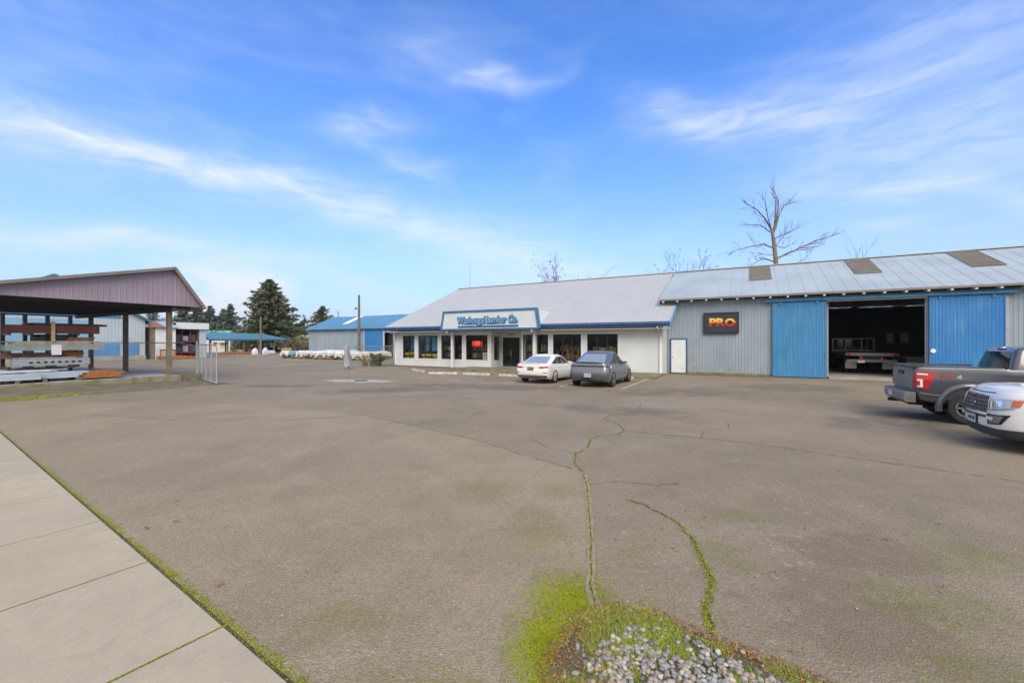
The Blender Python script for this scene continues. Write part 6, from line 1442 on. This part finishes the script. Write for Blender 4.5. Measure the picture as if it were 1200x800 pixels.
m = MB(); m.box(-0.93,0.60,-0.83,0.83,0.85,1.8); bx = m.build('cutter', M['black'])
cut(body, [bx]+[mcyl(x,-1.4,0.42,0.52,-0.62) for x in (0,3.68)]+[mcyl(x,0.62,0.42,0.52,1.4) for x in (0,3.68)])
gh = Shell([(0,0.70,3.35,0.93),(0.25,0.735,3.08,0.90),(0.6,0.79,2.72,0.845),(0.9,0.85,2.42,0.785),(1.0,0.93,2.30,0.73)], lambda x,t: hi(x)-0.04, lambda x: lerp_tab([(0.8,1.93),(1.4,1.955),(2.4,1.94),(3.3,1.90)], x), (0.12,0.12), (0.25,0.18), 0.03, 0.10, 0.03)
m = MB(); gh.mesh(m, 10); m.build('cab_roof', M['truck_grey'], car, smooth=40)
m = MB(); both(lambda s_: gh.patch(m, ((0,0.97),(0,0.97)), T_(((0.06,0.84),(0.06,0.84))), s_, 0.008, 8, 6, 0.015)); m.build('rear_window', M['dark_glass'], car, smooth=60)
m = MB()
for y in (0.28,): m.beam(Vector((0.715,y,1.44)), Vector((0.82,y,1.82)), 0.012, 0.008)
m.build('window_divider', M['black'], car)
m = MB(); both(lambda s_: gh.patch(m, ((3.95,5),(3.95,5)), T_(((0.06,0.9),(0.06,0.9))), s_, 0.006, 8, 8, 0.015)); m.build('windscreen', M['dark_glass'], car, smooth=60)
m = MB(); m.box(0.845,0.91,-0.22,0.22,1.925,1.965); bl = m.build('brake_lamp', M['lens_white'], car, bevel=0.006); m = MB(); m.box(0.838,0.86,-0.09,0.09,1.93,1.96); m.build('lens', M['lens_red'], bl)
for s_ in (1,-1):
    for a, b in (((2.09,2.42),(2.11,2.42)),((2.47,2.98),(2.47,2.86))):
        m = MB(); gh.patch(m, (a, b), T_(((0.08,0.84),(0.08,0.84))), s_, 0.006, 8, 6, 0.015); m.build('side_window', M['dark_glass'], car, smooth=60)
    # tail light: red block with a white C drawn in its lens
    m = MB(); qa, qb = sh.q_at(-1.035,0.7), sh.q_at(-0.70,0.7)
    sh.patch(m, ((1.05,qb-0.02),(1.05,qb+0.02)), ((0.36,0.36),(0.86,0.86)), s_, 0.014, 12, 8); tl = m.build('tail_light', M['lens_red'], car, smooth=60)
    m = MB(); q1, q2 = sh.q_at(-0.995,0.7), sh.q_at(-0.76,0.7)
    for (a, b, t0, t1) in ((q1,q2-0.006,0.77,0.81),(q1,q2-0.026,0.585,0.63),(q2-0.036,q2-0.026,0.43,0.585),(q1,q2-0.026,0.395,0.43)): sh.patch(m, ((a,b),(a,b)), ((t0,t0),(t1,t1)), s_, 0.022, 6, 2, 0.004)
    m.build('light_guide', M['lens_white'], tl, smooth=60)
    # wheel arch flare
    for x in (0,3.68):
        m = MB(); n = 22; vs = []
        for i in range(n+1):
            a = math.pi*(-0.06+1.12*i/n)
            for r_, dy in ((0.50,-0.03),(0.515,0.045),(0.56,0.055),(0.63,0.012),(0.64,-0.03)): vs.append((x+r_*math.cos(a)*1.02, s_*(1.0+dy), 0.42+r_*math.sin(a)))
        m.add(vs, [(i*5+j, i*5+j+1, (i+1)*5+j+1, (i+1)*5+j) for i in range(n) for j in range(4)]); m.build('wheel_flare', M['truck_grey'], car, smooth=60)
        arch_liner(car, x, s_*0.97, 0.52, 0.36, s_); wheel(car, x, s_*0.86, 0.415, 0.28, s_, 6, 'steel', 0.60)
    m = MB(); m.box(-0.42,-0.40,s_*0.97-0.10,s_*0.97+0.10,0.30,0.62); m.build('mud_flap', M['black'], car)
    m = MB(); strip_on(sh, m, 0.20, 0.235, 2.0, sh.q_at(-0.56,0.2), s_, 0.010, 6); strip_on(sh, m, 0.20, 0.225, sh.q_at(0.62,0.2), sh.q_at(3.1,0.2), s_, 0.010, 12); m.build('body_crease', M['bumper_grey'], car, smooth=60)
    m = MB()
    for x, t0 in ((0.67,0.08),(1.72,0.08),(2.85,0.08)): q = sh.q_at(x,0.5); strip_on(sh, m, t0, 0.995, q-0.004, q+0.004, s_, 0.003, 1)
    m.build('panel_gap', M['black'], car)
    m = MB(); m.box(-1.0,0.62,s_*0.90-0.075,s_*0.90+0.075,1.425,1.455); m.build('bed_rail', M['grey_plastic'], car, bevel=0.01)
    m = MB(); m.prism([(2.75,s_*1.0,1.38),(2.95,s_*1.0,1.38),(2.95,s_*1.0,1.62),(2.78,s_*1.0,1.62)], (0,s_*0.2,0)); m.build('mirror', M['truck_grey'], car, bevel=0.03)
    q = sh.q_at(-0.36,0.7); p = sh.pt(q,0.74,s_); fx = text_on(car, 'decal', 'FX', M['red'], (-0.42 if s_ < 0 else -0.20, s_*(abs(p.y)+0.008), p.z), 0.135, 0.003, width=0.25, rot=(math.pi/2,0,0 if s_ < 0 else math.pi), offset=0.005, spacing=1.15)
    fx = text_on(car, 'decal', '4', M['galv'], (-0.20 if s_ < 0 else -0.40, s_*(abs(p.y)+0.008), p.z), 0.145, 0.003, width=0.10, rot=(math.pi/2,0,0 if s_ < 0 else math.pi), offset=0.008)
    m = MB(); sh.patch(m, ((3.3,4.3),(3.35,4.25)), ((0.60,0.6),(0.88,0.88)), s_, 0.01, 8, 4); m.build('headlight', M['lens_clear'], car, smooth=60)
m = MB(); both(lambda s_: sh.patch(m, ((0,0.93),(0,0.93)), ((0.30,0.30),(0.965,0.965)), s_, 0.010, 8, 6)); tg = m.build('tailgate', M['bumper_grey'], car, smooth=60)
m = MB(); m.box(-1.095,-1.07,-0.22,0.22,1.20,1.30); m.build('handle', M['black'], tg, bevel=0.008)
m = MB(); m.box(-1.10,-0.98,-0.94,0.94,1.40,1.445); m.build('tailgate_cap', M['black'], tg, bevel=0.01)
m = MB(); pts = [(-1.02,-1.0),(-1.24,-0.93),(-1.30,-0.5),(-1.31,0.0),(-1.30,0.5),(-1.24,0.93),(-1.02,1.0)]
vs = [(x,y,z) for z, sc in ((0.50,0.97),(0.56,1.0),(0.74,1.0),(0.77,0.98)) for x, y in [(px_*sc if px_ < -1.05 else px_, py_) for px_, py_ in pts]]
m.add(vs, [(j*7+i, j*7+i+1, (j+1)*7+i+1, (j+1)*7+i) for j in range(3) for i in range(6)] + [tuple(range(6,-1,-1)), tuple(range(21,28))]); m.build('rear_bumper', M['bumper_grey'], car, smooth=30)
m = MB(); m.box(-1.317,-1.30,-0.17,0.17,0.58,0.73); m.build('license_plate', M['plate'], car)
m = MB(); m.box(-1.36,-1.0,-0.05,0.05,0.42,0.51); m.box(-1.05,-0.9,-0.6,0.6,0.40,0.49); m.build('tow_hitch', M['black'], car)
m = MB(); m.box(-0.9,4.2,-0.45,0.45,0.38,0.56); m.tube([(0,-0.75,0.42),(0,0.75,0.42)],0.06,10); m.lathe([(0,-0.12),(0.15,-0.1),(0.17,0),(0.15,0.1),(0,0.12)],'y',14,(0,0,0.42)); m.tube([(-0.75,-0.5,0.36),(0.4,-0.5,0.36)],0.05,8); m.build('chassis', M['black'], car)

# ---- white SUV, nose to the left
car = vehicle('suv', 'white sport utility car with dark mesh grille nosing into view beside the pickup', 'car', 4.03+3.8, 12.2, math.pi)
hi = lambda x: lerp_tab([(-1.1,1.14),(0,1.18),(1.5,1.18),(2.3,1.20),(2.9,1.235),(3.35,1.215),(3.6,1.17),(3.85,1.09)], x)
lo_ = lambda x, t: lerp_tab([(-1.0,0.42),(-0.4,0.30),(3.2,0.27),(3.85,0.25)], x)
sh = Shell([(0,-0.98,3.66,0.90),(0.07,-1.04,3.76,0.955),(0.22,-1.08,3.83,0.985),(0.42,-1.09,3.83,1.0),(0.62,-1.08,3.81,1.0),(0.80,-1.06,3.79,0.985),(0.93,-1.04,3.74,0.96),(1.0,-1.0,3.62,0.91)], lo_, hi, (0.4,0.3), (0.55,0.45), 0.06, 0.15, 0.03)
m = MB(); sh.mesh(m, 14, (6,7,32,10,14)); body = m.build('body', M['car_white'], car)
cut(body, [mcyl(x,-1.4,0.38,0.45,-0.62) for x in (0,2.86)]+[mcyl(x,0.62,0.38,0.45,1.4) for x in (0,2.86)])
gh = Shell([(0,-0.98,2.72,0.90),(0.3,-0.90,2.35,0.865),(0.6,-0.82,2.0,0.81),(0.88,-0.74,1.68,0.745),(1.0,-0.62,1.5,0.68)], lambda x,t: hi(x)-0.03, lambda x: lerp_tab([(-1.0,1.70),(0,1.76),(1.5,1.76),(2.7,1.66)], x), (0.2,0.18), (0.3,0.18), 0.05, 0.12, 0.03)
m = MB(); gh.mesh(m, 10); m.build('roof', M['car_white'], car, smooth=40)
m = MB(); both(lambda s_: gh.patch(m, ((3.95,5),(3.95,5)), T_(((0.06,0.9),(0.06,0.9))), s_, 0.006, 8, 8, 0.015)); m.build('windscreen', M['dark_glass'], car, smooth=60)
m = MB(); both(lambda s_: gh.patch(m, ((0,1.05),(0,1.05)), T_(((0.08,0.84),(0.08,0.84))), s_, 0.006, 8, 6, 0.015)); m.build('rear_window', M['dark_glass'], car, smooth=60)
# grille: dark panel, rows of mesh bars round holes, bright surround
m = MB(); both(lambda s_: sh.patch(m, ((4.10,5),(4.12,5)), ((0.535,0.535),(0.90,0.90)), s_, 0.006, 10, 6)); gl = m.build('grille', M['black'], car, smooth=60)
m = MB()
for j in range(5):
    t_ = 0.55+0.082*j; both(lambda s_: sh.patch(m, ((4.12,5),(4.12,5)), ((t_,t_),(t_+0.014,t_+0.014)), s_, 0.018, 10, 1, 0.01))
for j in range(4):
    for k in range(7):
        q0 = 4.15+0.125*k+(0.06 if j % 2 else 0); t_ = 0.57+0.082*j
        if q0 < 4.95: both(lambda s_: sh.patch(m, ((q0,q0+0.022),(q0+0.03,q0+0.052)), ((t_,t_),(t_+0.065,t_+0.065)), s_, 0.020, 2, 1, 0.01))
m.build('grille_mesh', M['bumper_grey'], gl, smooth=40)
m = MB(); both(lambda s_: [sh.patch(m, ((4.07,5),(4.07,5)), ((t0,t0),(t0+0.02,t0+0.02)), s_, 0.024, 12, 1, 0.02) for t0 in (0.52,0.895)]); both(lambda s_: sh.patch(m, ((4.06,4.10),(4.08,4.12)), ((0.53,0.53),(0.905,0.905)), s_, 0.024, 2, 6, 0.02)); m.build('grille_surround', M['chrome'], gl, smooth=60)
em = MB(); n = 28; em.prism([(0.115*math.cos(2*math.pi*k/n),0.05*math.sin(2*math.pi*k/n),0) for k in range(n)],(0,0,0.02)); e = em.build('emblem', M['chrome'], gl); e.location = (sh.pt(5,0.69).x+0.014,0,sh.pt(5,0.72).z); e.rotation_euler = (math.pi/2,0,math.pi/2)
em = MB(); em.prism([(0.10*math.cos(2*math.pi*k/n),0.04*math.sin(2*math.pi*k/n),0.02) for k in range(n)],(0,0,0.004)); e2 = em.build('emblem_face', M['sign_navy'], e)
m = MB(); both(lambda s_: sh.patch(m, ((4.2,5),(4.2,5)), ((0.435,0.435),(0.48,0.48)), s_, 0.012, 10, 2)); m.build('intake_slot', M['black'], car, smooth=60)
m = MB(); both(lambda s_: sh.patch(m, ((3.05,5),(3.05,5)), ((0.0,0.0),(0.20,0.255)), s_, 0.012, 24, 5)); m.build('lower_bumper', M['grey_plastic'], car, smooth=60)
m = MB(); both(lambda s_: sh.patch(m, ((4.2,5),(4.2,5)), ((0.045,0.02),(0.085,0.075)), s_, 0.035, 14, 2, 0.03)); m.build('skid_trim', M['chrome'], car, smooth=60)
for s_ in (1,-1):
    m = MB(); sh.patch(m, ((3.45,4.04),(3.30,4.06)), ((0.66,0.63),(0.83,0.86)), s_, 0.010, 14, 5); hl = m.build('headlight', M['lens_clear'], car, smooth=60)
    m = MB(); sh.patch(m, ((3.38,3.52),(3.32,3.50)), ((0.685,0.68),(0.805,0.815)), s_, 0.016, 6, 3); m.build('indicator', M['amber'], hl, smooth=60)
    for q0 in (3.68,3.87): m = MB(); sh.patch(m, ((q0,q0+0.13),(q0,q0+0.13)), ((0.70,0.69),(0.80,0.815)), s_, 0.016, 5, 4); m.build('lens', M['chrome'], hl, smooth=60)
    m = MB(); sh.patch(m, ((3.48,4.03),(3.45,4.03)), ((0.645,0.615),(0.66,0.63)), s_, 0.016, 12, 1); m.build('light_trim', M['bumper_grey'], hl, smooth=60)
    m = MB(); sh.patch(m, ((3.66,4.06),(3.50,4.16)), ((0.32,0.30),(0.52,0.53)), s_, 0.010, 14, 5); fg = m.build('fog_lamp_bezel', M['black'], car, smooth=60)
    m = MB(); sh.patch(m, ((3.70,3.98),(3.62,4.0)), ((0.345,0.335),(0.495,0.495)), s_, 0.016, 8, 4); m.build('fog_lamp', M['bumper_grey'], fg, smooth=60)
    m = MB(); sh.patch(m, ((3.86,4.12),(3.84,4.12)), ((0.40,0.40),(0.46,0.47)), s_, 0.022, 8, 2); m.build('light_bar', M['lens_white'], fg, smooth=60)
    for a, b in (((2.06,2.36),(2.06,2.36)),((2.39,2.64),(2.39,2.64)),((2.67,3.0),(2.67,2.88))):
        m = MB(); gh.patch(m, (a, b), T_(((0.08,0.84),(0.08,0.84))), s_, 0.006, 8, 6, 0.015); m.build('side_window', M['dark_glass'], car, smooth=60)
    m = MB(); strip_on(sh, m, 0.0, 0.10, 2.1, 2.95, s_, 0.012, 12); m.build('sill_trim', M['grey_plastic'], car, smooth=60)
    m = MB(); m.prism([(2.05,s_*0.97,1.10),(2.25,s_*0.97,1.10),(2.22,s_*0.97,1.26),(2.05,s_*0.97,1.26)], (0,s_*0.2,0)); m.build('mirror', M['car_white'], car, bevel=0.03)
    m = MB(); sh.patch(m, ((1.0,1.8),(1.05,1.7)), ((0.62,0.62),(0.82,0.82)), s_, 0.012, 8, 4); m.build('tail_light', M['lens_red'], car, smooth=60)
    for x in (0,2.86): wheel(car, x, s_*0.86, 0.38, 0.25, s_, 5, 'steel'); arch_liner(car, x, s_*0.94, 0.45, 0.33, s_)
m = MB(); X = sh.pt(5,0.35).x
m.box(X-0.02,X+0.025,-0.16,0.16,0.47,0.63); pl = m.build('license_plate', M['plate'], car); m = MB(); m.box(X-0.03,X+0.018,-0.19,0.19,0.45,0.65); m.build('plate_frame', M['black'], pl)
text_on(pl, 'plate_number', 'BDW 2906', M['ink'], (X+0.027,0,0.55), 0.10, 0.002, width=0.26, rot=(math.pi/2,0,math.pi/2))
m = MB(); both(lambda s_: sh.patch(m, ((4.05,5),(4.05,5)), ((0.945,0.945),(0.955,0.955)), s_, 0.004, 12, 1)); m.build('bonnet_gap', M['grey_plastic'], car)

# ---- flatbed truck standing inside the warehouse, seen from behind
car = thing('flatbed_truck', 'flatbed truck seen from behind in the dark warehouse doorway', 'truck', 6.45, 33.0, 0.1)
m = B(); m.box(5.2,7.7,33.0,38.3,1.22,1.40); m.on(car, 'flatbed', M['bumper_grey'], bevel=0.01)
m = B(); m.box(5.25,7.65,33.05,33.13,0.85,1.0); m.on(car, 'rear_crossmember', M['bumper_grey'])
m = B(); m.box(5.9,7.0,33.2,41.6,0.8,1.2); m.on(car, 'chassis', M['black'])
m = B(); m.box(5.5,7.4,38.7,40.4,0.9,2.35); m.box(5.55,7.35,40.4,41.7,0.9,1.7); m.on(car, 'cab', M['dim_grey'], bevel=0.06)
m = B(); m.box(5.65,7.25,38.67,38.70,1.75,2.25); m.on(car, 'cab_window', M['dark_glass'])
m = B()
for z in (1.42,2.25): m.box(5.25,7.65,38.35,38.42,z,z+0.08)
for u in (5.25,6.0,6.9,7.58): m.box(u,u+0.07,38.35,38.42,1.5,2.25)
m.on(car, 'headache_rack', M['galv'])
for k, u in enumerate((5.35,7.55)):
    m = B(); m.box(u-0.09,u+0.09,32.97,33.0,1.23,1.38); m.on(car, 'tail_light', M['lens_red'])
    uu = u+(0.6 if k == 0 else -0.6); m = B(); m.lathe([(0,-0.03),(0.09,-0.02),(0.09,0.03)],'y',14,(uu,33.03,1.06)); m.on(car, 'brake_light', M['lens_red'])
    m = B(); m.box(u-0.28+(0.2 if k == 0 else -0.2),u+0.28+(0.2 if k == 0 else -0.2),33.6,33.63,0.42,0.86); m.on(car, 'mud_flap', M['galv'])
    for vv in (34.4,40.3):
        for du in ((0.0,) if vv > 40 else (0.0,0.32 if k == 0 else -0.32)):
            m = B(); m.tube([(u-0.06+du,vv,0.56),(u+0.20+du,vv,0.56)],0.46,24); wl = m.on(car, 'wheel', M['rubber'], smooth=40)
m = B(); m.box(5.78,6.12,32.99,33.02,0.80,0.95); m.on(car, 'license_plate', M['paper'])
lp = thing('lumber_pile', 'grey lumber pile beside the flatbed truck inside the doorway', 'lumber pile', 9.2, 34.5, 0.1)
for k in range(5):
    m = B(); m.box(8.3,10.6-0.1*k,34.2,37.0,0.1+0.22*k,0.30+0.22*k); m.on(lp, 'board_layer', M['bumper_grey' if k % 2 else 'dim_grey'])

# damp winter air between the yard and the hills
m = MB(); m.box(-4600,4600,-4600,4600,-1.0,150)
hz_ = m.build('haze', None); hz_.data.materials.clear(); hm = bpy.data.materials.new('haze_air'); hm.use_nodes = True
hn = hm.node_tree; hn.nodes.remove(hn.nodes['Principled BSDF']); pv = hn.nodes.new('ShaderNodeVolumePrincipled'); pv.inputs['Color'].default_value = (0.78,0.86,1.0,1); pv.inputs['Density'].default_value = 0.00022; pv.inputs['Anisotropy'].default_value = 0.0
hn.links.new(pv.outputs[0], hn.nodes['Material Output'].inputs['Volume']); hz_.data.materials.append(hm); hz_['kind'] = 'stuff'; hz_['label'] = 'thin pale winter haze over the whole yard'
